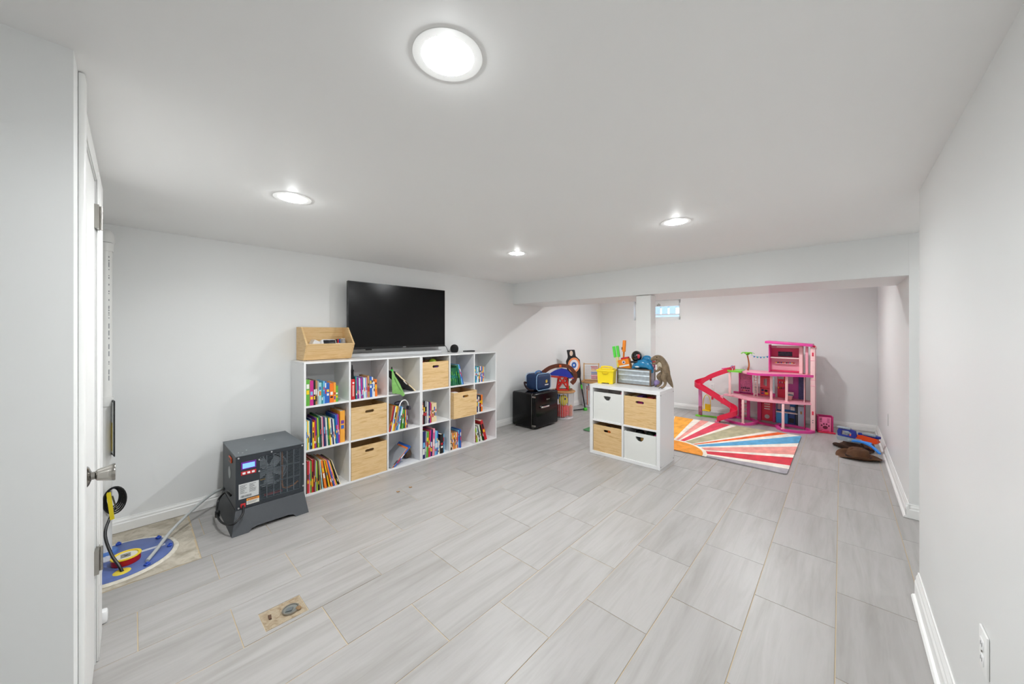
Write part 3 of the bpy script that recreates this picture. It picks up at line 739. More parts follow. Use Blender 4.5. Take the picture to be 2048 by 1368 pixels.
# ------------------------------------------------------------------ wooden crates in the bookcase
def crate(name, label, loc, w_, h, d_, rotz=0, wood=None, front='slot', group='pine storage crates', t=.012, mat_=None):
    """local: front at x=0 looking +x, width along y"""
    wm = mat_ or M_WOODX
    o = thing(name, label, 'crate', loc, (0, 0, rotz), group)
    fr = [(0, 0), (w_, 0), (w_, h), (0, h)]
    f_ = MB()
    if front == 'slot':
        f_.plate_hole(fr, stadium(w_ * .5, h - .052, .085, .026), -t, 0, 'x')
    else:
        f_.plate_hole(fr, [(w_ * .5 - .042, h - .035)] + arc(w_ * .5, h - .035, .042, 180, 360, 12, .046)[1:], -t, 0, 'x')
    f_.build('front_board', wm, o, False)
    MB().box(-d_, -d_ + t, 0, w_, 0, h).build('back_board', wm, o, False)
    for y in (0, w_ - t): MB().box(-d_ + t, -t, y, y + t, 0, h).build('side_board', wm, o, False)
    MB().box(-d_ + t, -t, t, w_ - t, 0.004, .012).build('bottom_board', wm, o, False)
    return o
def shelf_crate(u, c, r, out, label, h=.288, w_=.336):
    a, b_ = cell(u, c)
    return crate('wooden_crate', label, (SXF + out, (a + b_ - w_) / 2, floor_z(r) + .0006), w_, h, .30)
shelf_crate(0, 1, 1, -.002, 'pine crate in the middle row of the near shelf unit')
shelf_crate(0, 1, 2, -.002, 'pine crate in the bottom row resting just above the floor')
shelf_crate(1, 0, 0, -.012, 'pine crate in the top row right of the green pouch')
shelf_crate(1, 1, 1, .055, 'pine crate pulled forward from the middle row of far unit')
def blob(name, label, cat, c, r, m, group=None, rot=(0, 0, 0)):
    o = thing(name, label, cat, c, rot, group); MB().ell((0, 0, 0), r, 16, 10).build('body', m, o); return o
a, b_ = cell(1, 0); zc = floor_z(0)
blob('toy_ball', 'lime toy ball on top of the crate in the top row', 'ball', (-3.29, a + .19, zc + .27), (.045, .045, .045), pm('l'))
blob('toy_ball', 'red toy ball showing at the left of the top crate', 'ball', (-3.28, a + .06, zc + .252), (.040, .040, .040), pm('r'))
blob('toy_ball', 'blue toy ball half hidden inside the top crate', 'ball', (-3.40, a + .10, zc + .255), (.04, .04, .04), pm('b'))
for nm, x, y, z, k in (('orange', -3.28, .135, .195, 'o'), ('purple', -3.31, .255, .185, 'p')):
    blob('toy_ball', f'{nm} toy ball deep inside the crate in the top row', 'ball', (x, a + y, zc + z), (.042, .042, .042), pm(k))
a, b_ = cell(1, 1); zc = floor_z(1)
o = thing('toy_box', 'small pink cardboard box lying inside the pulled out crate', 'box', (-3.19, a + .03, zc + .225), (0, .1, 0))
MB().rbox(-.10, .03, 0, .10, 0, .05, .004, 1).build('carton', pm('m'), o); MB().box(-.08, .01, .01, .09, .0500, .0508).build('carton_label', pm('w'), o)
for nm, x, y, z, k in (('blue', -3.195, .16, .19, 'b'), ('amber', -3.195, .245, .19, 'O')):
    blob('toy_ball', f'{nm} toy ball inside the pulled out middle row crate', 'ball', (x, a + y, zc + z), (.04, .04, .04), pm(k))
# ------------------------------------------------------------------ other things in the cubbies
a, b_ = cell(0, 1); z0 = floor_z(0)
bp = thing('ball_pump', 'red hand pump with black nozzle standing in the second cubby', 'pump', (-3.225, a + .026, z0 + .0006))
MB().lathe([(0, 0), (.022, 0), (.0245, .004), (.0245, .178), (.022, .184), (0, .184)], 24).build('barrel', mat('pump_red', 'cf1f25', .35), bp)
MB().lathe([(.020, .184), (.020, .192), (.013, .196), (.012, .25), (.015, .254), (.015, .262), (.007, .27), (.004, .31), (0, .312)], 20).build('nozzle', M_BLACK, bp)
MB().rbox(.0225, .0252, -.008, .008, .03, .13, .003, 1).build('print_panel', mat('pump_pale', 'e9a79d', .5), bp)
MB().lathe([(0, 0), (.009, 0), (.009, .001), (0, .001)], 16, T=Matrix.Translation((.0245, 0, .15)) @ Matrix.Rotation(pi / 2, 4, 'Y')).build('print_badge', M_WHITE, bp)
a, b_ = cell(0, 2); z0 = floor_z(0)
gp = thing('green_pouch', 'limp green fabric pouch with black tip hanging over shelf edge', 'pouch', (-3.2, a, z0), world=True)
g = MB()
pts = [(1.700, .975), (1.712, .972), (1.722, .945), (1.735, .915), (1.758, .880), (1.783, .835), (1.812, .775), (1.838, .722), (1.818, .706), (1.79, .7320), (1.745, .745), (1.706, .752), (1.700, .84)]
n = len(pts)
def fx(p, s_): return (SXF + .022 + s_ * (.010 + .03 * max(0, (.95 - p[1]))), p[0], p[1])
mid = (1.745, .83)
g.add([fx(p, -.2) for p in pts] + [fx(p, .2) for p in pts] + [fx(mid, -1.2), fx(mid, 1.2)],
      [(i, (i + 1) % n, n + (i + 1) % n, n + i) for i in range(n)] + [((i + 1) % n, i, 2 * n) for i in range(n)] + [(n + i, n + (i + 1) % n, 2 * n + 1) for i in range(n)])
g.build('pouch_body', mat('pouch_green', '7fb562', .6, noise=.12, nscale=25), gp)
MB().cyl((SXF + .018, 1.704, .968), (SXF + .018, 1.702, .984), .011, n=12).build('lime_collar', mat('lime', '42d048', .4), gp)
MB().cyl((SXF + .018, 1.702, .984), (SXF + .018, 1.701, 1.008), .006, n=10).build('black_tip', M_BLACK, gp)
MB().tube([fx((1.72, .90), .9), fx((1.75, .83), 1.4), fx((1.80, .76), .8)], .0015, 6).build('seam', mat('seam_green', '4f8a3e', .7), gp)
z1 = floor_z(1)
hp = thing('headband', 'white plastic headband arc with dark pads over the middle row books', 'headphones', (-3.30, a + .17, z1 + .2), world=True)
MB().tube([(-3.235 - .02 * cos(k), a + .185 + .062 * cos(k), z1 + .205 + .075 * sin(k)) for k in [pi * (-.12 + 1.05 * i / 14) for i in range(15)]], .006, 8).build('band', M_WHITE, hp)
for sg in (-1, 1):
    MB().rbox(-3.265, -3.205, a + .172 + sg * .055, a + .198 + sg * .055, z1 + .175, z1 + .215, .01, 2).build('ear_pad', mat('pad_dark', '3b3a44', .7), hp)
MB().ell((-3.27, a + .15, z1 + .25), (.03, .05, .022), 14, 8).build('cap', mat('pad_navy', '3c3a4a', .5), hp)
z2 = floor_z(2)
cp = thing('cloth_pouch', 'crumpled dark brown pouch behind leaning blue book in bottom row', 'pouch', (-3.36, a + .29, z2 + .0006))
MB().ell((0, 0, .05), (.06, .045, .05), 14, 9).build('pouch_body', mat('pouch_brown', '5a4638', .85, noise=.25, nscale=30, bump=.4, bscale=60), cp)
MB().lathe([(.018, .094), (.026, .104), (.02, .112), (0, .108)], 12).build('gathered_neck', mat('pouch_tan', '9c7b58', .85), cp)
a, b_ = cell(1, 1); z0 = floor_z(0)
o = thing('black_case', 'small black case standing behind the green books in top row', 'case', (-3.42, a + .19, z0 + .0006))
MB().rbox(-.06, .02, 0, .07, 0, .20, .006, 1).build('case_body', M_BLACK, o); MB().box(-.06, .0205, .032, .036, .03, .17).build('zip', mat('zip_grey', '5a5a5e', .5), o)

# ------------------------------------------------------------------ on top of the bookcase
ZT = HS + .0006
wbn = thing('wooden_bin', 'open fronted pine bin on top of the bookcase left of television', 'bin', (-3.42, 1.17, ZT), world=True)
prof = [(-3.528, ZT + .003), (-3.345, ZT + .003), (-3.268, ZT + .140), (-3.405, ZT + .290), (-3.528, ZT + .290)]
for y in (.985, 1.375):
    MB().prism(prof, y, y + .013, 'y').build('side_board', M_WOODX, wbn, False)
MB().box(-3.528, -3.516, .998, 1.375, ZT + .004, ZT + .290).build('back_board', M_WOODX, wbn, False)
MB().box(-3.516, -3.352, .998, 1.375, ZT + .003, ZT + .014).build('bottom_board', M_WOODX, wbn, False)
slab3(MB(), [(-3.347, .998, ZT + .004), (-3.347, 1.375, ZT + .004), (-3.270, 1.375, ZT + .140), (-3.270, .998, ZT + .140)], .011).build('front_board', M_WOODX, wbn, False)
for y in (1.0, 1.35): MB().box(-3.50, -3.36, y, y + .02, HS + .0004, ZT + .003).build('foot', M_WOODD, wbn, False)
o = thing('game_headset', 'white and black headset lying inside the wooden bin', 'headset', (-3.40, 1.205, ZT + .118), (0, -.35, .1))
MB().rbox(-.04, .05, -.075, .06, -.03, .055, .022, 3).build('shell', M_WHITE, o); MB().rbox(.046, .056, -.06, .045, -.018, .042, .01, 2).build('visor', M_BLACK, o)
MB().tube([(-.03 - .07 * sin(k), .075 * cos(k), .02) for k in [pi * i / 8 for i in range(9)]], .011, 8).build('strap', mat('strap_black', '202024', .7), o)
MB().rbox(-.1, .05, -.04, .04, -.06, -.03, .004, 1).build('pad', mat('pad_dark', '3b3a44', .7), o)
o = thing('white_carton', 'small white carton leaning at the left inside wooden bin', 'box', (-3.43, 1.045, ZT + .045), (-.45, 0, 0))
MB().rbox(-.05, .05, -.02, .05, 0, .140, .004, 1).build('carton', M_WHITE, o); MB().box(.0502, .0508, -.01, .04, .02, .10).build('carton_label', mat('label_grey', 'c9cbcb', .5), o)
for i, (k, y) in enumerate((('k', 1.275), ('r', 1.290), ('b', 1.305), ('s', 1.322))):
    o = thing('marker_pen', f'{CNAME[k]} marker pen standing in the right of wooden bin', 'pen', (-3.38 - .01 * i, y, ZT + .016), (0, -.12 + .05 * i, 0), 'pens in the wooden bin')
    MB().cyl((0, 0, 0), (0, 0, .13), .0062, n=10).build('barrel', pm('w'), o); MB().cyl((0, 0, .13), (0, 0, .165), .007, n=10).build('cap', pm(k), o)
o = thing('clear_packet', 'pale plastic packet at the right end of the wooden bin', 'packet', (-3.40, 1.345, ZT + .016), (0, -.2, 0))
MB().rbox(-.02, .02, -.018, .018, 0, .165, .008, 2).build('packet_body', mat('packet', 'b7b3b0', .35), o); MB().box(-.018, .018, -.016, .016, .165, .170).build('seal_edge', M_WHITE, o)
tag(MB().rbox(-3.532, -3.475, 1.405, 2.50, ZT, ZT + .036, .003, 1).build('white_plank', mat('plank_white', 'dadbdc', .45)), 'long white plank lying on the bookcase under the television', 'plank')
tv = thing('television', 'flat black television on the wall above the bookcase', 'television', (-3.42, 1.93, 1.17), world=True)
TX = -3.405; ty0, ty1, tz0, tz1 = 1.382, 2.497, 1.176, 1.832
MB().rbox(TX - .035, TX - .004, ty0, ty1, tz0, tz1, .004, 2).build('housing', M_BLACK, tv)
b = MB(); b.plate_hole([(ty0, tz0), (ty1, tz0), (ty1, tz1), (ty0, tz1)], [(ty0 + .007, tz0 + .022), (ty1 - .007, tz0 + .022), (ty1 - .007, tz1 - .007), (ty0 + .007, tz1 - .007)], TX - .006, TX, 'x')
b.build('bezel', mat('bezel_black', '0c0c0e', .3), tv, False)
MB().box(TX - .005, TX - .002, ty0 + .006, ty1 - .006, tz0 + .021, tz1 - .006).build('screen', mat('screen', '0c0c0d', .22, spec=.22), tv)
lg = MB()
for i in range(4): lg.box(TX, TX + .0006, 1.955 + .009 * i, 1.961 + .009 * i, tz0 + .008, tz0 + .015)
lg.build('logo', mat('logo_grey', '9a9a9c', .4), tv)
MB().rbox(TX - .03, TX - .005, 1.56, 1.62, tz0 - .012, tz0, .004, 1).build('sensor', M_BLACK, tv)
MB().box(XL + .003, TX - .035, 1.75, 2.13, 1.38, 1.68).build('wall_bracket', M_BLACK, tv)
MB().tube(bez([(TX - .03, ty1 - .01, tz0 + .02), (-3.45, 2.545, 1.17), (-3.46, 2.58, 1.12), (-3.46, 2.60, HS + .008)], 6), .003, 6).build('cable', M_BLACK, tv)
spk = thing('smart_speaker', 'black ball shaped smart speaker on bookcase right of television', 'speaker', (-3.43, 2.655, ZT))
MB().lathe([(0, 0), (.034, 0), (.040, .006), (.047, .022), (.050, .042), (.047, .064), (.036, .083), (.018, .093), (0, .095)], 28).build('fabric_shell', mat('fabric_black', '141416', .85, bump=.5, bscale=900), spk)
MB().lathe([(.030, .0005), (.036, .0005), (.041, .005), (.040, .008)], 28).build('base_ring', M_BLACK, spk)
MB().lathe([(.008, .0955), (.014, .0945), (.012, .093), (.006, .094)], 16).build('top_button', mat('button_grey', '3a3a3c', .5), spk)
rc = thing('remote_control', 'slim black remote control lying on bookcase beside the speaker', 'remote', (-3.40, 2.86, ZT), (0, 0, radians(70)))
MB().rbox(-.075, .075, -.019, .019, 0, .016, .006, 2).build('case', M_BLACK, rc)
kb = MB()
for i in range(6):
    for j in range(3): kb.cyl((-.05 + .018 * i, -.011 + .011 * j, .016), (-.05 + .018 * i, -.011 + .011 * j, .0175), .0035, n=6)
kb.build('buttons', mat('button_grey', '3a3a3c', .5), rc)

for x, y, lbl in ((-2.727, 1.515, 'brown dry leaf crumb on the floor in front of the bookcase'), (-2.727, 1.632, 'dark small crumb on the floor near the middle of bookcase')):
    o = thing('floor_crumb', lbl, 'crumb', (x, y, .0008), (0, 0, x * 7))
    MB().prism([(-.018, -.003), (-.006, -.008), (.008, -.004), (.017, .001), (.006, .005), (-.008, .004)], 0, .003).build('flake', mat('crumb_leaf', 'a8845c', .9), o)
    MB().prism([(-.006, .004), (.004, .003), (.010, .016), (.0, .018)], 0, .004).build('flake_tip', mat('crumb_leaf', 'a8845c', .9), o)

# ------------------------------------------------------------------ outlets
def outlet(name, label, T, open_=False):
    o = thing(name, label, 'outlet', T.to_translation(), T.to_euler())
    MB().rbox(-.036, .036, -.006, 0, -.058, .058, .003, 2).build('cover_plate', M_TRIM, o)
    for z in (-.02, .02):
        f_ = MB().rbox(-.016, .016, -.008, -.005, z - .014, z + .014, .003, 1).build('socket', M_WHITE, o)
        for x in (-.006, .006): MB().box(x - .0012, x + .0012, -.0084, -.0078, z - .005, z + .005).build('slot', M_BLACK, f_)
    MB().cyl((0, -.0085, 0), (0, -.006, 0), .003, n=8).build('screw', M_STEEL, o)
    return o
outlet('wall_outlet', 'white outlet low on the back wall behind toy swing', Tb @ Matrix.Translation((1.975, 0, .43)))
outlet('wall_outlet', 'white outlet low on the near right wall', Matrix.Translation((XN, 1.59, .468)) @ Matrix.Rotation(-pi / 2, 4, 'Z'))
o = thing('cable_slot', 'narrow blank plate on the far right wall above the hats', 'plate', (XR, 5.38, .43))
MB().rbox(-.003, 0, -.03, .03, -.065, .065, .001, 1).build('cover_plate', M_WALL, o); MB().box(-.004, -.003, -.031, -.028, -.06, .06).build('edge_gap', mat('gap', '8e9092', .7), o)

# ------------------------------------------------------------------ mini fridge and lunch bag
fg = thing('mini_fridge', 'glossy black mini fridge with rounded corners and chrome handle', 'fridge', (-3.25, 3.99, 0), world=True)
FX0, FX1, FY0, FY1, FZ = -3.475, -3.04, 3.722, 4.262, .500
MB().rbox(FX0, FX1 - .062, FY0 + .003, FY1 - .003, .016, FZ - .002, .028, 4).build('cabinet', M_BLACKG, fg)
MB().rbox(FX1 - .056, FX1, FY0, FY1, .022, FZ, .026, 4).build('door', M_BLACKG, fg)
def rrect(y0, y1, z0, z1, r, n=6):
    return arc(y1 - r, z1 - r, r, 0, 90, n) + arc(y0 + r, z1 - r, r, 90, 180, n) + arc(y0 + r, z0 + r, r, 180, 270, n) + arc(y1 - r, z0 + r, r, 270, 360, n)
c = MB(); pr = rrect(FY0 - .001, FY1 + .001, .020, FZ + .001, .03); c.plate_hole(pr, rrect(FY0 + .01, FY1 - .01, .032, FZ - .011, .024), FX1 - .062, FX1 - .055, 'x'); c.build('chrome_trim', M_CHROME, fg)
c = MB(); c.rbox(FX1 + .012, FX1 + .028, 3.83, 4.01, .292, .316, .006, 2); c.cyl((FX1 - .002, 3.845, .304), (FX1 + .016, 3.845, .304), .009, n=10); c.cyl((FX1 - .002, 3.93, .304), (FX1 + .016, 3.93, .304), .007, n=10)
c.build('door_handle', mat('handle_chrome', 'dcdcdc', .2, 1.0), fg)
lg = MB().tube(bez([(FX1 + .001, 3.975, .388), (FX1 + .002, 3.985, .405), (FX1 + .002, 3.995, .385), (FX1 + .002, 4.01, .402), (FX1 + .002, 4.02, .386), (FX1 + .002, 4.035, .402), (FX1 + .002, 4.05, .388)], 5), .003, 6).build('badge', M_CHROME, fg)
for z in (.06, .455): MB().rbox(FX1 - .06, FX1 + .004, FY0 - .006, FY0 + .012, z - .012, z + .012, .003, 1).build('hinge', M_CHROME, fg)
for x in (FX0 + .05, FX1 - .10):
    for y in (FY0 + .05, FY1 - .05): MB().cyl((x, y, .0005), (x, y, .02), .016, n=12).build('foot', M_BLACK, fg)
bgt = thing('lunch_bag', 'navy blue zip lunch bag with badge on the mini fridge', 'bag', (-3.265, 4.07, FZ + .0005))
M_NAVY = mat('bag_navy', '133058', .6, noise=.12, nscale=14, bump=.15, bscale=60)
MB().rbox(-.118, .118, -.160, .170, .0, .238, .05, 5).build('bag_body', M_NAVY, bgt)
M_PIPE = mat('piping_blue', '9ec4e6', .5)
for x in (.100, -.100):
    pr = rrect(-.162, .172, .003, .240, .055, 5); pr.append(pr[0])
    MB().tube([(x, p[0], p[1]) for p in pr], .0045, 6).build('piping', M_PIPE, bgt)
MB().tube(bez([(.01, -.09, .222), (.01, -.06, .262), (.01, .0, .272), (.01, .05, .258), (.01, .07, .222)], 5), .010, 8).build('carry_handle', mat('handle_blue', '3e74b4', .6), bgt)
MB().tube(bez([(-.09, -.15, .10), (-.10, -.195, .11), (-.06, -.205, .05), (.0, -.19, .012), (.05, -.165, .012)], 5), .013, 8).build('strap', mat('strap_maroon', '2a1518', .8), bgt)
pr = [(.045 + .03 * cos(a * pi / 5) * (1 if a % 2 == 0 else .62), .125 + .03 * sin(a * pi / 5) * (1 if a % 2 == 0 else .62)) for a in range(10)]
MB().prism(pr, .1175, .1205, 'x').build('badge', mat('badge_yellow', 'd8b640', .5), bgt)
MB().rbox(.1175, .1195, .005, .09, .07, .084, .002, 1).build('badge_bar', M_WHITE, bgt)

# ------------------------------------------------------------------ wire storage stools
M_LIDW = ramp_mat('lid_oak', [(.25, '8a6238'), (.5, 'b3834e'), (.75, 'c39a66')], .5, 'noise', 4, (2, 14, 2), 1.2, 5, .03)
def stool(label, x, y, rl, rt, rb, h):
    o = thing('wire_stool', label, 'basket', (x, y, 0), group='wire basket stools with wooden lids')
    MB().lathe([(0, h), (rl - .006, h), (rl, h - .006), (rl, h - .016), (rl - .006, h - .020), (0, h - .020)], 48).build('wooden_lid', M_LIDW, o)
    wr = mat('wire_white', 'd9d9dc', .4)
    for r_, z in ((rt, h - .026), (rb, .008)):
        MB().tube([(r_ * cos(a), r_ * sin(a), z) for a in [2 * pi * k / 40 for k in range(41)]], .006, 6).build('hoop', wr, o)
    n = 40
    base = MB().cyl((rb, 0, .008), (rt, 0, h - .026), .0032, n=6).mesh('wire', wr)
    for k in range(n):
        w_ = obj('wire', base, o); w_.rotation_euler = (0, 0, 2 * pi * k / n)
    MB().lathe([(0, .004), (rb, .004), (rb, .010), (0, .010)], 36).build('base_disc', wr, o)
    return o
stool('wire basket stool with oak lid beside the mini fridge', -3.225, 4.625, .205, .185, .165, .425)
S1 = (-3.225, 4.625)
def toy(name, label, cat, loc, parts, rot=(0, 0, 0), group=None):
    o = thing(name, label, cat, loc, rot, group)
    for nm, mb, m in parts: mb.build(nm, m, o)
    return o
toy('plush_toy', 'round yellow plush with dark spots inside front wire basket', 'plush', (S1[0] + .06, S1[1] - .06, .285),
    [('body', MB().ell((0, 0, 0), (.075, .075, .085)), mat('plush_yellow', 'e4d02c', .9)), ('spot', MB().ell((.055, -.035, .03), .018, 8, 6), M_BLACK), ('spot', MB().ell((.06, .03, .0), .016, 8, 6), M_BLACK)])
toy('cushion', 'red cushion stuffed low inside front wire basket', 'cushion', (S1[0], S1[1] - .03, .115),
    [('cover', MB().rbox(-.11, .11, -.10, .10, -.095, .08, .05, 4), mat('cushion_red', 'd8322c', .8)), ('seam', MB().tube([(.112 * cos(a), .102 * sin(a), 0) for a in [2 * pi * k / 24 for k in range(25)]], .004, 6), pm('R'))])
toy('toy_block', 'orange toy block at the right inside front wire basket', 'block', (S1[0] + .10, S1[1] + .09, .10), [('body', MB().rbox(-.03, .03, -.03, .03, -.08, .08, .008, 2), pm('o')), ('stud', MB().cyl((0, 0, .08), (0, 0, .095), .012), pm('y'))])
toy('toy_block', 'blue toy block near the top inside front wire basket', 'block', (S1[0] - .03, S1[1] - .10, .335), [('body', MB().rbox(-.05, .05, -.03, .03, -.035, .035, .008, 2), pm('b')), ('stud', MB().cyl((0, 0, .035), (0, 0, .045), .012), pm('L'))])
S2 = (-3.350, 5.725)
stool('wire basket stool with oak lid under the bead counting frame', S2[0], S2[1], .190, .175, .155, .445)
for i in range(14):
    a = rnd.uniform(0, 2 * pi); r_ = rnd.uniform(.03, .11); k = 'bBrLrwbBorLbwr'[i]
    o = thing('toy_stick', f'{CNAME[k]} toy stick, {ORD[i]} of the bundle inside the rear wire basket', 'stick', (S2[0] + r_ * cos(a), S2[1] + r_ * sin(a), .012), (rnd.uniform(-.12, .12), rnd.uniform(-.12, .12), 0), 'sticks in the rear basket')
    h = rnd.uniform(.24, .36)
    MB().cyl((0, 0, 0.001), (0, 0, h), .010, n=8).build('shaft', pm(k), o); MB().cyl((0, 0, h), (0, 0, h + .02), .013, n=8).build('tip', pm('r' if k != 'r' else 'b'), o)
# bead counting frame
ab = thing('abacus', 'wooden bead counting frame standing on rear stool lid', 'abacus', (S2[0], S2[1], .4455), (0, 0, radians(34)))
M_ABW = mat('abacus_wood', 'c99e62', .5, noise=.1)
for x in (-.14, .125): MB().rbox(x, x + .018, -.012, .012, 0, .33, .003, 1).build('upright', M_ABW, ab)
for x in (-.14, .125): MB().rbox(x, x + .018, -.06, .06, 0, .018, .003, 1).build('foot', M_ABW, ab)
for z in (.02, .308): MB().box(-.122, .125, -.006, .006, z, z + .012).build('cross_bar', M_ABW, ab)
for i, k in enumerate('rrOcbBPrr'):
    z = .05 + .027 * (8 - i)
    MB().cyl((-.124, 0, z), (.126, 0, z), .002, n=6).build('rod', M_STEEL, ab)
    m = MB(); x0 = (.115 if i % 3 else .105)
    for j in range(9): m.lathe([(.002, -.006), (.0095, -.004), (.0095, .004), (.002, .006)], 8, T=Matrix.Translation((x0 - .0135 * j, 0, z)) @ Matrix.Rotation(pi / 2, 4, 'Y'))
    m.build('bead_row', pm(k), ab, kind='stuff')
# toy race track bridge on the front stool
tr_ = thing('track_bridge', 'toy race track arch with red trestle on front stool lid', 'toy', (S1[0], S1[1], .4255), (0, 0, radians(43)))
zb = .4255
M_TRK = mat('track_brown', '6a3018', .5, noise=.15, nscale=20)
cv = bez([(-.325, 0, .70), (-.2, 0, .785), (-.06, 0, .822), (.06, 0, .815), (.135, 0, .785), (.2, 0, .705), (.215, 0, .65), (.195, 0, .575), (.15, 0, .525)], 5)
m = MB(); vv = []
for i, p in enumerate(cv):
    d = (cv[min(i + 1, len(cv) - 1)] - cv[max(i - 1, 0)]).normalized(); nn = Vector((-d.z, 0, d.x))
    for (v, hgt) in ((-.045, .018), (-.045, -.034), (.045, -.034), (.045, .018), (.038, .018), (.038, 0), (-.038, 0), (-.038, .018)):
        q_ = p + nn * hgt; vv.append((q_.x, v, q_.z - zb))
K = 8
m.add(vv, [(i * K + k, i * K + (k + 1) % K, (i + 1) * K + (k + 1) % K, (i + 1) * K + k) for i in range(len(cv) - 1) for k in range(K)] + [tuple(range(K)), tuple(range((len(cv) - 1) * K, len(cv) * K))])
m.build('track', M_TRK, tr_)
MB().prism([(-.245, .670 - zb), (-.12, .745 - zb), (-.02, .775 - zb), (.06, .762 - zb), (.12, .705 - zb), (.19, .60 - zb), (.06, .640 - zb), (-.08, .660 - zb)], -.048, -.040, 'y').build('blue_panel', mat('panel_blue', '2436b0', .4), tr_)
M_TRED = mat('trestle_red', 'd0281e', .4)
MB().prism([(-.20, .66 - zb), (-.03, .645 - zb), (-.03, .62 - zb), (-.19, .637 - zb)], -.05, .03, 'y').build('red_beam', M_TRED, tr_)
tw = MB()
for v in (-.035, .03):
    for q0, q1 in (((-.085, .01), (.06, .215)), ((.095, .01), (-.055, .215)), ((-.085, .01), (.095, .01)), ((-.055, .215), (.06, .215)), ((-.085, .01), (-.055, .215)), ((.095, .01), (.06, .215)), ((-.068, .12), (.075, .12))):
        tw.cyl((q0[0], v, q0[1]), (q1[0], v, q1[1]), .012, n=6)
tw.build('trestle', M_TRED, tr_)
MB().rbox(-.075, .085, -.05, .045, .001, .014, .004, 1).build('trestle_base', M_TRED, tr_)
MB().rbox(-.11, .16, -.03, .03, .014, .026, .004, 1).build('lower_track', M_TRK, tr_)
MB().rbox(-.055, -.02, -.055, .05, .365, .405, .004, 1).build('clip', mat('clip_orange', 'f06a26', .4), tr_)
MB().rbox(.13, .175, -.05, .045, .185, .205, .004, 1).build('clip', MATS['clip_orange'], tr_)
MB().rbox(.09, .12, -.03, .03, .02, .07, .004, 1).build('green_gate', mat('gate_green', '69b85a', .5), tr_)

# ------------------------------------------------------------------ standing dart target
tg = thing('dart_target', 'black standing toy target with orange and blue rings on green footed legs', 'target', (-3.33, 5.02, 0), (0, 0, radians(71)))
# local: x to the right as seen, y away from the viewer; board leans a little
def tb(p): return (p[0] * 1.22, p[1])
outline = [(-.05, 1.045), (.064, 1.045), (.072, 1.035), (.090, .935), (.125, .905), (.160, .870), (.168, .80), (.180, .64), (.176, .56), (-.02, .56), (-.052, .70), (-.066, .80), (-.070, .855), (-.045, .905), (-.040, .935), (-.058, 1.035)]
MB().prism([tb(p) for p in outline], 0, .014, 'y').build('board', mat('board_black', '121316', .5), tg)
def ring(r0, r1, y, m, nm):
    c_ = MB(); T = Matrix.Translation((.057 * 1.22, y, .785)) @ Matrix.Rotation(pi / 2, 4, 'X')
    c_.lathe([(r0, 0), (r0, .002), (r1, .002), (r1, 0)] if r0 > 0 else [(0, .002), (r1, .002), (r1, 0)], 40, T=T); c_.build(nm, m, tg)
ring(.092, .127, 0, mat('ring_orange', 'e8905a', .5), 'ring'); ring(.052, .092, 0, mat('ring_white', 'd8dbe2', .5), 'ring'); ring(.018, .052, 0, mat('ring_blue', '2d62b0', .5), 'ring'); ring(0, .018, 0, mat('ring_white', 'd8dbe2', .5), 'bullseye')
MB().prism([(x, z) for x, z in arc(.012, .985, .034, 0, 360, 20, .045)[:-1]], -.002, 0, 'y').build('head_patch', mat('patch_pale', 'd9c3ad', .6), tg)
for sx in (-.045, .195):
    p0 = (sx, .01, .62); p1 = (sx + (.10 if sx > 0 else -.03), -.02, .03)
    MB().cyl(p0, p1, .011, n=10).build('leg', M_BLACK, tg)
    pm_ = tuple(p0[i] + (p1[i] - p0[i]) * .30 for i in range(3)); pn_ = tuple(p0[i] + (p1[i] - p0[i]) * .42 for i in range(3))
    MB().cyl(pm_, pn_, .016, n=10).build('joint', mat('joint_green', '4ccc3e', .4), tg)
    MB().rbox(p1[0] - .03, p1[0] + .03, p1[1] - .025, p1[1] + .025, .0005, .045, .008, 2).build('foot', MATS['joint_green'], tg)
MB().cyl((.26, -.02, .025), (-.07, -.02, .025), .010, n=10).build('foot_bar', M_BLACK, tg)

# ------------------------------------------------------------------ 2 x 2 cube unit
ku = thing('cube_cabinet', 'white four cube shelf unit standing in front of the post', 'shelf', (-1.665, 3.67, 0), world=True)
KX0, KX1, KY0, KY1, KZ = -2.052, -1.281, 3.475, 3.865, .765
TH = .036
MB().rbox(KX0, KX1, KY0, KY1, KZ - TH, KZ, .0015, 1).build('top_board', M_LAM, ku)
MB().rbox(KX0, KX1, KY0, KY1, .0005, TH, .0015, 1).build('bottom_board', M_LAM, ku)
for x in (KX0, KX1 - TH): MB().rbox(x, x + TH, KY0, KY1, TH, KZ - TH, .0015, 1).build('side_panel', M_LAM, ku)
xm = (KX0 + KX1) / 2; ZM = .375
MB().rbox(xm - .010, xm + .010, KY0 + .001, KY1 - .001, TH, KZ - TH, .001, 1).build('divider', M_LAM, ku)
for x0, x1 in ((KX0 + TH, xm - .010), (xm + .010, KX1 - TH)): MB().rbox(x0, x1, KY0 + .001, KY1 - .001, ZM - .009, ZM + .009, .001, 1).build('shelf_board', M_LAM, ku)
for (x, z) in ((KX1, .725), (KX1, .03)):
    for y in (KY0 + .02, KY1 - .02): MB().cyl((x - .001, y, z), (x + .0015, y, z), .005, n=8).build('bolt', mat('bolt_dark', '4a4a4a', .5, .6), ku)
M_BINW = mat('bin_white', 'e2e3df', .5)
CW = .330
c_tl = crate('white_bin', 'white bin with half moon handle in upper left cube', (KX0 + TH + .0045, KY0 + .012, ZM + .0095), CW, .300, .33, -pi / 2, front='moon', group='bins in the four cube unit', mat_=M_BINW)
c_tr = crate('wooden_crate', 'pine crate of toys in upper right cube of the small unit', (xm + .0145, KY0 + .010, ZM + .0095), CW, .300, .33, -pi / 2, group='bins in the four cube unit')
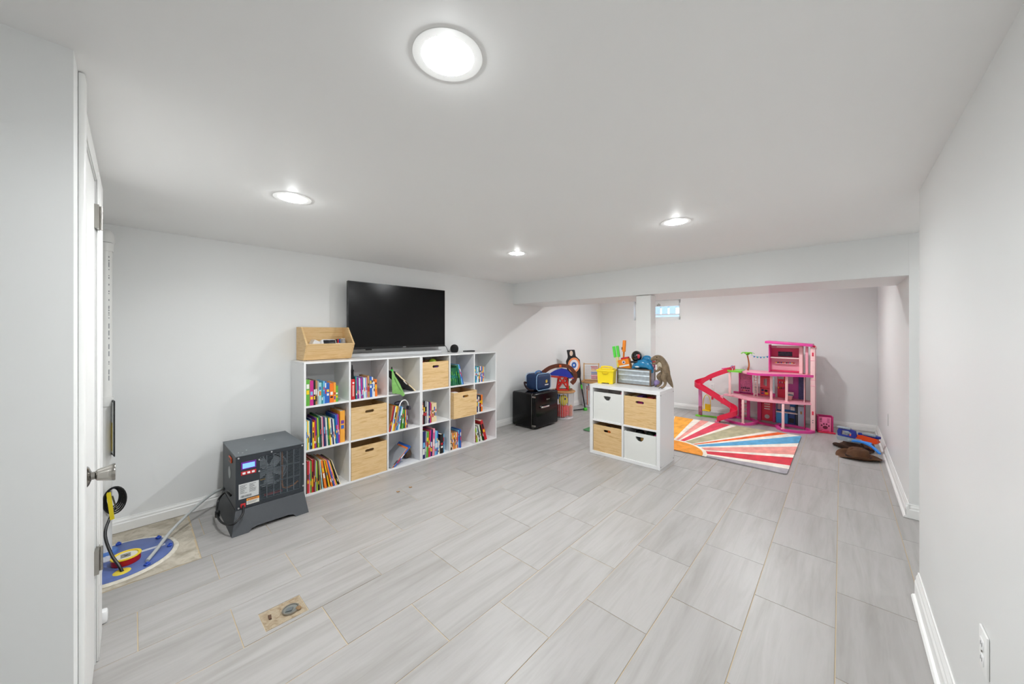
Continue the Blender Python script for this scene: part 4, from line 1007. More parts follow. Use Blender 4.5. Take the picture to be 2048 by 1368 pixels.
c_bl = crate('wooden_crate', 'pine crate in lower left cube of the small unit', (KX0 + TH + .0045, KY0 + .012, TH + .0008), CW, .285, .33, -pi / 2, group='bins in the four cube unit')
c_br = crate('white_bin', 'white bin with half moon handle in lower right cube', (xm + .0145, KY0 + .010, TH + .0008), CW, .282, .33, -pi / 2, front='moon', group='bins in the four cube unit', mat_=M_BINW)
for o in (c_tl, c_br): o['category'] = 'bin'
def gift(label, x, y, z, sx, sy, sz, k, k2, rot=(0, 0, 0)):
    toy('toy_box', label, 'box', (x, y, z), [('carton', MB().rbox(-sx / 2, sx / 2, -sy / 2, sy / 2, 0, sz, .003, 1), pm(k)), ('carton_label', MB().box(-sx * .4, sx * .4, -sy / 2 - .0006, -sy / 2, sz * .2, sz * .8), pm(k2))], rot)
zz = ZM + .0095
gift('cream carton slanting at the left in upper right crate', -1.600, 3.62, zz + .05, .07, .16, .245, 'c', 'w', (0, .18, 0))
gift('purple carton in the middle of upper right crate', -1.492, 3.60, zz + .05, .06, .14, .255, 'p', 'm', (0, -.08, .1))
gift('red carton beside purple one in upper right crate', -1.425, 3.60, zz + .05, .05, .15, .250, 'r', 'y', (0, .1, 0))
gift('amber carton at the right end of upper right crate', -1.365, 3.62, zz + .05, .04, .14, .24, 'O', 'k', (0, 0, 0))
blob('toy_ball', 'dark green toy ball on top of lower right bin', 'ball', (-1.42, 3.62, .29), (.05, .05, .05), mat('toy_dark_green', '2c3a30', .5))
blob('toy_ball', 'black toy ball on top of lower right bin', 'ball', (-1.53, 3.60, .285), (.052, .052, .05), M_BLACK)
blob('toy_ball', 'small gold toy ball behind the handle of lower right bin', 'ball', (-1.47, 3.535, .255), (.030, .030, .030), mat('toy_gold', 'b08a4a', .4, .4))
blob('toy_ball', 'magenta toy ball at the right corner of lower right bin', 'ball', (-1.352, 3.58, .285), (.03, .03, .03), pm('m'))
blob('toy_ball', 'orange toy ball behind the slot of lower left crate', 'ball', (-1.83, 3.535, .262), (.032, .032, .032), pm('o'))
blob('toy_ball', 'dark brown toy ball deep in lower left crate', 'ball', (-1.90, 3.62, .24), (.06, .06, .06), pm('d'))
gift('pink paper carton at the right edge of upper left bin', -1.712, 3.60, zz + .05, .03, .12, .27, 'P', 'w', (0, .03, 0))

# ------------------------------------------------------------------ on the 2 x 2 unit
ZK = KZ + .0006
M_YEL = mat('yellow_plastic', 'f3d81c', .4)
yb = thing('yellow_tub', 'bright yellow plastic storage tub with lid on the four cube unit', 'tub', (-1.945, 3.665, ZK), (0, 0, radians(14)))
bx = MB(); bx.add([(-.083, -.07, .012), (.083, -.07, .012), (.083, .07, .012), (-.083, .07, .012), (-.090, -.077, .135), (.090, -.077, .135), (.090, .077, .135), (-.090, .077, .135)],
    [(0, 3, 2, 1), (4, 5, 6, 7), (0, 1, 5, 4), (1, 2, 6, 5), (2, 3, 7, 6), (3, 0, 4, 7)]); bx.build('tub_body', M_YEL, yb)
for sx in (-.062, .062):
    for sy in (-.055, .055): MB().rbox(sx - .022, sx + .022, sy - .016, sy + .016, 0, .02, .003, 1).build('foot', M_YEL, yb)
MB().rbox(-.098, .098, -.085, .085, .135, .158, .006, 2).build('lid', M_YEL, yb)
MB().rbox(-.080, .080, -.065, .065, .158, .170, .006, 2).build('lid_top', M_YEL, yb)
MB().tube(bez([(-.06, 0, .166), (-.055, 0, .182), (0, 0, .188), (.055, 0, .182), (.06, 0, .166)], 4), .009, 8).build('lid_handle', M_YEL, yb)
MB().tube([(-.035, -.079, .128), (-.022, -.086, .115), (.022, -.086, .115), (.035, -.079, .128)], .004, 6).build('front_grip', mat('yellow_dark', 'd8b910', .4), yb)
gc = thing('metal_crate', 'galvanised metal crate with rusty wooden frame full of toys', 'crate', (-1.665, 3.80, ZK))
M_GALV = mat('galvanised', 'b4bcc2', .42, .55, noise=.12, nscale=40, bump=.15, bscale=300)
M_RUST = mat('rusty_wood', '6e5a48', .75, noise=.35, nscale=22)
gw, gd, gh = .192, .060, .178
vv = []; fs = []; prof = []; z = .008
for zc_ in (.04, .095, .150): pass
def zprof():
    out = [(0, .006)]
    for zc_ in (.045, .100, .150): out += [(0, zc_ - .006), (-.004, zc_), (0, zc_ + .006)]
    out.append((0, gh - .004)); return out
for nm, sy in (('front_sheet', -1), ('back_sheet', 1)):
    p_ = zprof(); m = MB(); k = len(p_)
    m.add([(-gw + .008, sy * (gd - a * 1.0), zq) for a, zq in p_] + [(gw - .008, sy * (gd - a * 1.0), zq) for a, zq in p_] + [(-gw + .008, sy * (gd - .004), zq) for a, zq in p_] + [(gw - .008, sy * (gd - .004), zq) for a, zq in p_],
          [(i, i + 1, k + i + 1, k + i) for i in range(k - 1)] + [(2 * k + i, 3 * k + i, 3 * k + i + 1, 2 * k + i + 1) for i in range(k - 1)])
    m.build(nm, M_GALV, gc)
for x in (-gw + .004, gw - .008): MB().box(x, x + .004, -gd + .006, gd - .006, .006, gh - .004).build('side_sheet', M_GALV, gc)
MB().box(-gw + .01, gw - .01, -gd + .006, gd - .006, .004, .008).build('bottom_sheet', M_GALV, gc)
for x in (-gw, gw - .014):
    for y in (-gd - .005, gd - .009): MB().box(x, x + .014, y, y + .014, 0, gh).build('corner_post', M_RUST, gc)
for z in (0, gh - .010):
    for y in (-gd - .005, gd - .003): MB().box(-gw + .014, gw - .014, y, y + .008, z, z + .010).build('rail', M_RUST, gc)
    for x in (-gw, gw - .008): MB().box(x, x + .008, -gd + .009, gd - .009, z, z + .010).build('end_rail', M_RUST, gc)
YT = 3.80; ZG = ZK
def up(z): return z
gb = thing('foam_blaster', 'bright green double paddle toy sticking up from metal crate', 'toy', (-1.868, 3.79, ZK + .17), (0, radians(-9), 0), world=False)
for x in (-.032, .012): MB().rbox(x, x + .030, -.012, .012, .12, .25, .004, 1).build('paddle', mat('neon_green', '5de04e', .5), gb)
MB().rbox(-.012, .024, -.010, .010, -.10, .125, .004, 1).build('stem', mat('stem_cream', 'd9d49a', .5), gb)
MB().rbox(-.004, .020, -.012, .012, .0, .05, .004, 1).build('grip_band', mat('band_yellow', 'e8d53a', .5), gb)
ot = thing('orange_tube', 'tall orange tube toy rising from metal crate', 'toy', (-1.822, 3.80, ZK + .012), (0, radians(3), 0))
MB().lathe([(0, .345), (.019, .345), (.019, .47), (.017, .474), (0, .474)], 18).build('tube', mat('neon_orange', 'f58a16', .4), ot)
MB().lathe([(0, 0), (.010, 0), (.010, .345), (0, .345)], 12).build('stem', mat('stem_orange', 'd9761e', .5), ot)
MB().rbox(-.028, -.016, -.008, .008, .365, .395, .003, 1).build('trigger', M_BLACK, ot)
ob = thing('orange_carton', 'tilted orange and red carton toy in the metal crate', 'box', (-1.760, 3.803, ZK + .112), (radians(3), radians(-13), 0))
MB().rbox(-.07, .06, -.032, .032, 0, .165, .005, 1).build('carton', mat('carton_orange', 'f08a1e', .45), ob)
MB().box(-.065, .055, -.0328, -.032, .085, .102).build('white_band', M_WHITE, ob)
MB().cyl((.0, -.034, .132), (.0, -.032, .132), .020, n=16).build('badge', mat('badge_pale', 'd8d2e0', .5), ob)
MB().cyl((.0, -.0355, .132), (.0, -.034, .132), .009, n=12).build('badge_dot', pm('B'), ob)
MB().rbox(-.03, .055, -.026, .026, .160, .185, .006, 1).build('red_cap', pm('r'), ob)
hm = thing('toy_helmet', 'glossy black toy helmet with red mark in the metal crate', 'helmet', (-1.655, 3.80, ZK + .25))
MB().ell((0, 0, .06), (.056, .060, .062), 20, 14).build('shell', mat('helmet_black', '141013', .12, coat=.5), hm)
MB().ell((.036, -.036, .062), (.018, .016, .026), 12, 8).build('red_mark', mat('helmet_red', 'c42a3a', .3), hm)
MB().rbox(-.05, .06, -.058, .0, -.012, .010, .008, 2).build('jaw_guard', mat('guard_black', '1a1718', .4), hm)
sk = thing('blue_shark', 'shiny blue inflatable shark toy heaped in the metal crate', 'toy', (-1.57, 3.79, ZK + .18))
M_SHK = mat('shark_blue', '1f7fb0', .25, noise=.2, nscale=30, coat=.3)
m = MB(); m.tube(bez([(-.120, -.012, -.03), (-.085, -.012, .025), (-.02, -.012, .052), (.04, -.012, .048), (.078, -.012, .015), (.088, -.012, -.04)], 5), [.016 + .034 * sin(pi * i / 25) for i in range(26)], 14); m.build('body', M_SHK, sk)
m = MB(); m.tube(bez([(-.02, .015, .085), (.02, .015, .112), (.06, .015, .098), (.085, .015, .045)], 5), [.014, .02, .026, .03, .033, .035, .035, .034, .032, .03, .028, .025, .02, .018, .014, .01], 12); m.build('tail_fin', M_SHK, sk)
MB().ell((-.055, -.050, .020), (.026, .010, .008), 12, 6).build('white_mark', M_WHITE, sk)
toy('pink_ring', 'pink plastic ring toy at the right end of metal crate', 'toy', (-1.468, 3.80, ZK + .21), [('ring', MB().tube([(0, .028 * cos(a), .03 * sin(a)) for a in [2 * pi * k / 20 for k in range(21)]], .009, 8), pm('P')), ('bead', MB().ell((0, 0, .04), .012, 8, 6), pm('o'))])
# tyrannosaur figure
rx = thing('dinosaur_toy', 'brown standing tyrannosaur toy with open mouth at the unit edge', 'dinosaur', (-1.365, 3.725, ZK), (0, 0, radians(12)))
M_REX = mat('rex_brown', '7d6a52', .6, noise=.3, nscale=26, bump=.3, bscale=120)
m = MB()
def vt(pts, rs, n=12): 
    c_ = bez(pts, 4); k = len(c_); rr = []
    for i in range(k):
        t = i / (k - 1) * (len(rs) - 1); a = int(min(t, len(rs) - 2)); rr.append(rs[a] + (rs[a + 1] - rs[a]) * (t - a))
    m.tube(c_, rr, n)
vt([(-.098, 0, .287), (-.075, 0, .298), (-.045, 0, .308), (-.010, 0, .304), (.022, 0, .270), (.040, 0, .220), (.046, 0, .160), (.068, 0, .110), (.095, 0, .055), (.116, 0, .012)], [.013, .021, .030, .034, .033, .040, .046, .032, .020, .005])
vt([(-.083, 0, .248), (-.055, 0, .252), (-.020, 0, .268)], [.009, .014, .022])
for s_ in (-1, 1):
    q_ = -s_ * .026; vt([(.036 + q_ * .4, s_ * .024, .150), (.004 + q_, s_ * .036, .110), (.024 + q_, s_ * .040, .062), (.006 + q_, s_ * .042, .022), (-.020 + q_, s_ * .044, .010)], [.034, .028, .014, .012, .012])
    vt([(.000, s_ * .034, .218), (-.024, s_ * .050, .182), (-.055, s_ * .044, .170)], [.017, .012, .007], 8)
ro = m.build('body', M_REX, rx)
md = ro.modifiers.new('fuse', 'REMESH'); md.mode = 'VOXEL'; md.voxel_size = .0040; md.use_smooth_shade = True
MB().ell((-.066, 0, .268), (.022, .013, .010), 10, 6).build('mouth', mat('mouth_red', '9c2a1e', .4), rx)
for s_ in (-1, 1): MB().ell((-.034, s_ * .0285, .318), (.006, .004, .006), 8, 6).build('eye', mat('eye_dark', '201a14', .2), rx)
MB().ell((-.006, 0, .226), (.033, .037, .050), 14, 10).build('belly', mat('rex_pale', 'b7ab95', .6, noise=.15, nscale=30), rx)
for s_ in (-1, 1):
    for j in (-1, 0, 1): MB().cyl((-.022 - s_ * .026, s_ * .044 + j * .008, .009), (-.040 - s_ * .026, s_ * .044 + j * .010, .003), .004, .001, n=6).build('claw', M_BLACK, rx)
bd = thing('purple_blob_toy', 'small lilac toy ball behind the dinosaur leg', 'ball', (-1.432, 3.80, ZK)); MB().ell((0, 0, .035), .035, 12, 8).build('body', mat('lilac', '9a86b8', .5), bd)

# ------------------------------------------------------------------ sunburst rug
RX0, RX1, RY0, RY1 = -2.585, -.372, 4.185, 5.845
CXr, CYr = -1.48, 4.165
def clip_half(poly, a, b, c_):        # keep a*x+b*y >= c
    out = []
    for i in range(len(poly)):
        p, q_ = poly[i], poly[(i + 1) % len(poly)]
        dp, dq = a * p[0] + b * p[1] - c_, a * q_[0] + b * q_[1] - c_
        if dp >= 0: out.append(p)
        if dp * dq < 0:
            t = dp / (dp - dq); out.append((p[0] + (q_[0] - p[0]) * t, p[1] + (q_[1] - p[1]) * t))
    return out
rg = thing('sunburst_rug', 'rectangular sunburst rug with orange sun and coloured rays', 'rug', ((RX0 + RX1) / 2, (RY0 + RY1) / 2, .0), world=True)
rr_ = .03
rim = rrect(RX0, RX1, RY0, RY1, rr_, 4)
MB().prism(rim, .001, .007).build('backing', mat('rug_back', '8d8a88', .9), rg)
RC = dict(y='f0a640', o='e8642c', c='d8455a', p='e89a90', w='ece4d8', v='b3ac8c', b='5ca2cc', r='d23a48', g='a5a0a6', G='4f8a5a')
def rugm(k): return mat('rug_' + k, RC[k], .95, noise=.16, nscale=16, bump=.6, bscale=450, stretch=(1, .4, 1))
def angle(p): return atan2(p[1] - CYr, p[0] - CXr)
edge = [('g', (RX1, 4.345)), ('w', (RX1, 4.475)), ('r', (RX1, 4.77)), ('w', (RX1, 4.90)), ('p', (RX1, 5.265)), ('w', (RX1, 5.445)), ('b', (RX1 - .004, RY1)), ('w', (-.51, RY1)), ('o', (-.615, RY1)), ('w', (-.71, RY1)),
        ('v', (-1.085, RY1)), ('w', (-1.16, RY1)), ('c', (-1.35, RY1)), ('w', (-1.44, RY1)), ('p', (-1.55, RY1)), ('w', (-1.65, RY1)), ('y', (-1.92, RY1)), ('w', (-2.02, RY1)), ('b', (-2.3, RY1)), ('w', (-2.45, RY1)), ('r', (RX0, 5.5)), ('w', (RX0, 5.3)),
        ('p', (RX0, 4.98)), ('w', (RX0, 4.84)), ('v', (RX0, 4.56)), ('w', (RX0, 4.43)), ('G', (RX0, RY0 - .05))]
prev = -.02
base_poly = rim
for k, p in edge:
    a1 = angle(p) if p[1] > CYr else pi + .05
    poly = clip_half(base_poly, -sin(prev), cos(prev), -sin(prev) * CXr + cos(prev) * CYr)
    if a1 < pi: poly = clip_half(poly, sin(a1), -cos(a1), sin(a1) * CXr - cos(a1) * CYr)
    # keep outside the sun disc: replace the apex by the arc
    R0 = .425
    far = [q_ for q_ in poly if math.hypot(q_[0] - CXr, q_[1] - CYr) > R0]
    ea = min(a1, pi - .03)
    inner = [(CXr + R0 * cos(t), CYr + R0 * sin(t)) for t in [max(prev, .048) + (ea - max(prev, .048)) * j / 4 for j in range(5)]]
    far.sort(key=lambda q_: atan2(q_[1] - CYr, q_[0] - CXr) % (2 * pi) if q_[1] > CYr - .0 else 0)
    poly = far + inner[::-1]
    if len(poly) >= 3: MB().prism(poly, .007, .0125 if k != 'w' else .0115).build('ray', rugm(k), rg, False)
    prev = a1
sun = [(CXr + .385 * cos(t), CYr + .385 * sin(t)) for t in [.053 + (pi - .106) * j / 24 for j in range(25)]]
MB().prism(sun, .007, .0125).build('sun', rugm('y') if False else mat('rug_sun', 'f09a3a', .95, noise=.16, nscale=16, bump=.6, bscale=450), rg, False)
wr_ = [(CXr + .425 * cos(t), CYr + .425 * sin(t)) for t in [.048 + (pi - .096) * j / 24 for j in range(25)]]
MB().prism(wr_ + sun[::-1], .007, .0115).build('sun_border', rugm('w'), rg, False)

# ------------------------------------------------------------------ dollhouse
M_PK = mat('doll_pink', 'f0a8b8', .4); M_LP = mat('doll_pale', 'f4c8c8', .4); M_MG = mat('doll_magenta', 'e0459a', .4); M_RP = mat('doll_rose', 'd83a6c', .4)
M_HR = mat('doll_red', 'd8284a', .35); M_LIM = mat('doll_lime', '74cc34', .4); M_DP = mat('doll_deep', 'c02a70', .45); M_CR = mat('doll_cream', 'f2e2dc', .45)
M_LILAC = mat('doll_lilac', 'd890c4', .45)
dl_ = thing('dollhouse', 'pink three storey toy dollhouse with red slide against the back wall', 'dollhouse', (-.8, 6.25, 0), world=True)
def part(nm, mb, m, smooth=True): return mb.build(nm, m, dl_, smooth)
def flatloop(nm, pts, w_, h, m, z=.0008, closed=True):
    """flat strip of width w_ along a floor polyline"""
    P = [Vector((p[0], p[1], 0)) for p in pts]; n = len(P); mb = MB(); vs_ = []
    for i in range(n):
        a = P[(i - 1) % n] if (closed or i) else P[i]; b = P[(i + 1) % n] if (closed or i < n - 1) else P[i]
        d = (b - a).normalized(); nn = Vector((-d.y, d.x, 0)) * w_ / 2
        for q_, zq in ((P[i] - nn, z), (P[i] + nn, z), (P[i] + nn, z + h), (P[i] - nn, z + h)): vs_.append((q_.x, q_.y, zq))
    m_ = n if closed else n - 1
    fs = [(i * 4 + k, i * 4 + (k + 1) % 4, ((i + 1) % n) * 4 + (k + 1) % 4, ((i + 1) % n) * 4 + k) for i in range(m_) for k in range(4)]
    if not closed: fs += [(0, 1, 2, 3), tuple(range((n - 1) * 4, n * 4))]
    mb.add(vs_, fs); return part(nm, mb, m)
flatloop('base_frame', [(-1.31, 6.24), (-1.27, 6.12), (-1.15, 6.02), (-1.05, 5.985), (-.97, 6.04), (-.92, 6.16), (-.90, 6.30), (-1.0, 6.42), (-1.20, 6.43)], .038, .032, M_MG)
flatloop('base_frame', [(-.67, 6.20), (-.63, 6.08), (-.56, 5.99), (-.42, 6.02), (-.31, 6.10), (-.27, 6.17), (-.36, 6.32), (-.50, 6.36), (-.64, 6.34)], .038, .032, M_MG)
flatloop('base_link', [(-.92, 6.29), (-.80, 6.24), (-.67, 6.20)], .05, .026, M_DP, closed=False)
flatloop('grass_strip', [(-1.70, 6.185), (-1.60, 6.21), (-1.48, 6.23), (-1.38, 6.235), (-1.31, 6.23)], .05, .018, M_LIM, closed=False)
part('grass_foot', MB().lathe([(0, .016), (.045, .016), (.05, .001), (0, .001)], 24, (-1.67, 6.18, 0)), M_LIM)
# floors
f2 = [(-1.325, 6.20), (-1.19, 6.17), (-1.06, 6.06), (-.97, 5.985), (-.86, 5.975), (-.70, 6.02), (-.56, 6.04), (-.40, 6.12), (-.30, 6.18), (-.255, 6.20), (-.255, 6.46), (-1.15, 6.46), (-1.24, 6.42), (-1.32, 6.30)]
part('second_floor', MB().prism(f2, .366, .388), M_PK)
part('second_floor_rail', MB().rbox(-1.24, -.90, 6.44, 6.462, .388, .415, .004, 1), M_MG)
f3 = [(-1.07, 6.12), (-.98, 5.98), (-.85, 5.93), (-.70, 5.98), (-.56, 6.05), (-.29, 6.18), (-.255, 6.20), (-.255, 6.46), (-1.08, 6.46)]
part('third_floor', MB().prism(f3, .742, .765), M_PK)
part('third_floor_trim', MB().prism([(-.985, 5.975), (-.85, 5.922), (-.70, 5.972), (-.56, 6.042), (-.29, 6.172), (-.255, 6.192), (-.255, 6.20), (-.29, 6.18), (-.56, 6.05), (-.70, 5.98), (-.85, 5.93), (-.98, 5.984)], .738, .769), M_MG)
part('green_deck', MB().prism([(-1.26, 6.13), (-1.20, 6.07), (-1.07, 6.08), (-1.07, 6.40), (-1.20, 6.40), (-1.26, 6.30)], .748, .770), M_LIM)
# pillars
for (x, y, z0, z1) in ((-1.035, 6.0, .026, .366), (-.575, 6.01, .026, .366), (-1.225, 6.13, .388, .748), (-.545, 6.10, .388, .742), (-.715, 6.10, .388, .742)):
    part('pillar', MB().rbox(x - .015, x + .015, y - .014, y + .014, z0, z1, .005, 2), M_LP)
    part('pillar_foot', MB().rbox(x - .024, x + .024, y - .02, y + .02, z0 - .004, z0 + .008, .003, 1), M_PK)
part('swing_post', MB().rbox(-1.672, -1.622, 6.17, 6.205, .16, .455, .008, 2), M_LILAC)
part('swing_post_base', MB().rbox(-1.672, -1.622, 6.17, 6.205, .016, .16, .006, 2), mat('doll_print', 'b0627e', .5, noise=.4, nscale=50))
# tower at the right end
part('tower', MB().rbox(-.300, -.252, 6.185, 6.235, 0, 1.145, .006, 2), M_LP)
part('tower_back', MB().rbox(-.300, -.252, 6.40, 6.45, 0, 1.145, .006, 2), M_LP)
part('tower_wall', MB().box(-.262, -.255, 6.235, 6.40, .01, 1.13), M_PK)
for z in (.62, .70, .96): part('tower_band', MB().rbox(-.303, -.249, 6.182, 6.238, z, z + .008, .002, 1), M_PK)
for (z, h) in ((1.02, .05), (.235, .05)): part('tower_plaque', MB().rbox(-.284, -.266, 6.183, 6.186, z, z + h, .004, 2), M_HR)
for z in (.165, .135): part('tower_button', MB().cyl((-.275, 6.186, z), (-.275, 6.181, z), .006, n=10), mat('btn_grey', '6f6a6e', .5))
part('tower_lamp', MB().ell((-.262, 6.19, 1.152), .016, 10, 8), M_HR)
# back and inside walls
def panel(nm, x0, x1, z0, z1, m, y=6.44, t=.010): return part(nm, MB().rbox(x0, x1, y, y + t, z0, z1, .002, 1), m)
panel('back_panel', -1.155, -1.005, .40, .735, mat('doll_mural', 'cf72a2', .5, noise=.22, nscale=60))
panel('mural_frame', -1.165, -1.150, .39, .742, M_MG, 6.425, .03); panel('mural_frame', -1.005, -.992, .39, .742, M_MG, 6.425, .03)
for i in range(5): panel('shelf_item', -1.135 + .024 * i, -1.118 + .024 * i, .470, .488 + .006 * (i % 3), mat('item_dark', '4a2a44', .5), 6.434, .008)
for i in range(4): panel('shelf_item', -1.13 + .028 * i, -1.112 + .028 * i, .438, .452, pm('rORk'[i]), 6.434, .008)
for x in (-.955, -.915): part('ladder_rail', MB().rbox(x, x + .014, 6.30, 6.32, .388, .742, .003, 1), M_CR)
for i in range(8): part('ladder_rung', MB().rbox(-.945, -.912, 6.285, 6.315, .42 + .04 * i, .43 + .04 * i, .002, 1), M_CR)
panel('wardrobe', -.890, -.770, .392, .735, mat('doll_coral', 'e4566a', .45), 6.43, .02)
for i, (x0, x1, z0, z1, k) in enumerate(((-.875, -.835, .69, .715, 'b'), (-.83, -.80, .69, .712, 'p'), (-.845, -.832, .55, .64, 's'), (-.825, -.81, .54, .65, 'a'), (-.875, -.845, .46, .49, 'B'), (-.835, -.80, .455, .485, 'k'), (-.875, -.845, .42, .44, 'p'), (-.83, -.79, .415, .445, 'y'))):
    panel('wardrobe_item', x0, x1, z0, z1, pm(k), 6.424, .007)
for z in (.505, .67): panel('wardrobe_shelf', -.888, -.772, z, z + .006, M_HR, 6.41, .02)
panel('mirror', -.765, -.712, .44, .73, mat('doll_mirror', 'b9bcc4', .1, .9), 6.43)
panel('mirror_base', -.768, -.708, .392, .44, M_MG, 6.42, .03)
panel('cupboard', -.680, -.590, .392, .735, M_HR, 6.43, .02)
panel('round_mirror', -.672, -.605, .66, .73, mat('mirror_grey', 'b8bcae', .3), 6.424, .008)
for i in range(6): panel('cupboard_item', -.672 + .014 * i, -.662 + .014 * i, .52 + .08 * (i % 2), .545 + .08 * (i % 2), pm('yLgwpO'[i]), 6.424, .008)
for z in (.515, .595): panel('cupboard_shelf', -.682, -.588, z, z + .006, M_RP, 6.41, .02)
panel('bath_wall', -.560, -.440, .392, .735, mat('doll_purple', 'b44a9c', .45), 6.43)
panel('bath_window', -.560, -.500, .60, .735, mat('bath_pale', 'cdbcc8', .45), 6.422, .01)
panel('shower_wall', -.440, -.365, .392, .735, mat('shower_blue', '46467e', .35, noise=.2, nscale=50), 6.43)
part('toilet_bowl', MB().lathe([(0, 0), (.022, 0), (.022, .02), (.032, .055), (.030, .062), (0, .060)], 20, (-.525, 6.33, .389)), mat('toilet_pink', 'f0b6b0', .35))
part('toilet_seat', MB().lathe([(.012, .062), (.034, .062), (.034, .070), (.012, .070)], 20, (-.525, 6.33, .389)), mat('toilet_teal', '3a9ab0', .4))
part('toilet_tank', MB().rbox(-.56, -.49, 6.37, 6.40, .44, .49, .006, 2), M_CR)
panel('stair_wall', -1.165, -1.125, .026, .366, M_DP, 6.40, .03); panel('stair_wall', -1.055, -1.015, .026, .366, M_MG, 6.40, .03)
for i in range(5): part('stair_step', MB().rbox(-1.13, -1.05, 6.39, 6.44, .06 + .06 * i, .072 + .06 * i, .002, 1), M_PK)
panel('lift_frame', -.915, -.868, .026, .366, M_DP, 6.36, .06); panel('lift_frame', -.730, -.700, .026, .366, M_DP, 6.36, .06)
panel('lift_door', -.868, -.730, .030, .355, M_HR, 6.40, .02)
for i in range(4): panel('lift_slot', -.835, -.765, .20 + .035 * i, .218 + .035 * i, M_CR, 6.394, .008)
part('lift_badge', MB().cyl((-.80, 6.40, .095), (-.80, 6.392, .095), .030, n=20), mat('badge_grey', 'b8b4b6', .4))
panel('kitchen_wall', -.690, -.445, .030, .340, mat('kitchen_blue', '2476bc', .4), 6.42)
panel('kitchen_counter', -.690, -.445, .185, .200, M_CR, 6.35, .07)
panel('kitchen_unit', -.690, -.555, .030, .185, mat('kitchen_light', '3d92d0', .4), 6.37, .05)
panel('oven', -.550, -.475, .030, .185, mat('oven_navy', '24407e', .35), 6.37, .05)
panel('oven_glass', -.540, -.485, .055, .12, M_BLACK, 6.366, .006)
panel('kitchen_window', -.680, -.640, .22, .30, mat('bath_pale', 'cdbcc8', .45), 6.412, .01); panel('kitchen_window', -.600, -.535, .23, .30, mat('bath_pale', 'cdbcc8', .45), 6.412, .01)
panel('kitchen_notice', -.53, -.48, .225, .275, M_WHITE, 6.412, .01)
panel('dark_cabinet', -.470, -.442, .030, .310, mat('cab_dark', '22303e', .4), 6.36, .06)
panel('toy_fridge', -.440, -.372, .030, .305, mat('fridge_silver', 'a9b4c0', .3, .5), 6.33, .08)
panel('fridge_note', -.415, -.395, .20, .24, pm('n'), 6.326, .005)
part('side_wall', MB().box(-.37, -.362, 6.25, 6.45, .03, .366), M_RP); part('side_wall', MB().box(-.37, -.362, 6.22, 6.45, .388, .742), M_LP)
# attic room
panel('attic_back', -.755, -.420, .770, 1.145, mat('attic_pink', 'f0b4c4', .45), 6.44)
part('attic_side', MB().rbox(-.765, -.752, 6.25, 6.45, .766, 1.165, .003, 1), M_MG); part('attic_side', MB().rbox(-.425, -.385, 6.28, 6.45, .766, 1.150, .003, 1), M_LP)
part('attic_post', MB().rbox(-.355, -.325, 6.24, 6.27, .766, 1.145, .004, 1), M_PK)
panel('attic_upper', -.752, -.425, .985, 1.11, M_RP, 6.43); panel('attic_shelf', -.752, -.425, .965, .982, M_CR, 6.33, .11)
panel('attic_window', -.69, -.43, 1.115, 1.142, M_CR, 6.425, .01)
panel('attic_base', -.752, -.425, .768, .792, M_RP, 6.38, .06)
panel('attic_picture', -.672, -.510, .995, 1.060, mat('picture', '3a2a48', .3, noise=.8, nscale=45), 6.42, .008)
panel('attic_ledge', -.71, -.47, .885, .892, M_CR, 6.40, .03)
for i in range(11): panel('ledge_item', -.700 + .020 * i, -.684 + .020 * i, .892, .908, pm('yBrpoPkmLOr'[i]), 6.405, .02)
rf = MB(); T = Matrix.Translation((-.535, 6.31, 1.178)) @ Matrix.Rotation(radians(4.2), 4, 'Y'); rf.rbox(-.262, .262, -.165, .165, -.012, .022, .006, 2, T); part('roof', rf, M_MG)
rf = MB(); rf.rbox(-.05, .0, -.03, .03, 0, .04, .006, 2, Matrix.Translation((-.24, 6.33, 1.11))); part('roof_end', rf, M_LP)
# palm, bunting
part('palm_trunk', MB().tube(bez([(-1.03, 6.33, .768), (-1.015, 6.33, .84), (-1.02, 6.33, .91), (-1.035, 6.33, .99)], 4), [.014, .013, .012, .011, .011, .010, .010, .010, .009, .009, .009, .009, .009], 10), mat('palm_brown', 'a8582c', .6))
for i in range(7):
    a = 2 * pi * i / 7 + .2; lf_ = MB(); c_ = (-1.035, 6.33, .992)
    pts = [(c_[0] + r_ * cos(a), c_[1] + r_ * sin(a), c_[2] + .042 * sin(min(1, r_ / .09) * 2.4) - .25 * max(0, r_ - .06)) for r_ in (0, .03, .06, .09)]
    ws = (.012, .024, .022, .003); vs_ = []
    for p, w_ in zip(pts, ws):
        for sg, dz in ((-1, 0), (1, 0), (1, .006), (-1, .006)): vs_.append((p[0] - sin(a) * sg * w_, p[1] + cos(a) * sg * w_, p[2] + dz))
    lf_.add(vs_, [(j * 4 + k, j * 4 + (k + 1) % 4, (j + 1) * 4 + (k + 1) % 4, (j + 1) * 4 + k) for j in range(3) for k in range(4)] + [(0, 1, 2, 3), (12, 13, 14, 15)])
    part('palm_leaf', lf_, M_LIM)
bc = [Vector((-.99 + .24 * t, 6.33 + .02 * t, 1.0 - .10 * t * (1 - t) + .005 * t)) for t in [k / 12 for k in range(13)]]
part('bunting_cord', MB().tube(bc, .0022, 6), mat('cord_teal', '4aa0b0', .5))
for i, t in enumerate((.22, .38, .54, .70, .86)):
    p = bc[int(t * 12)]; part('bunting_bulb', MB().ell((p.x, p.y, p.z - .012), .011, 10, 8), mat('bulb_%d' % (i % 2), ('3f7cc8', '46b8bc')[i % 2], .4))
part('deck_ornament', MB().tube([(-1.19 + .018 * cos(a), 6.12, .822 + .020 * sin(a)) for a in [2 * pi * k / 16 for k in range(17)]], .005, 6), mat('lilac', '9a86b8', .5))
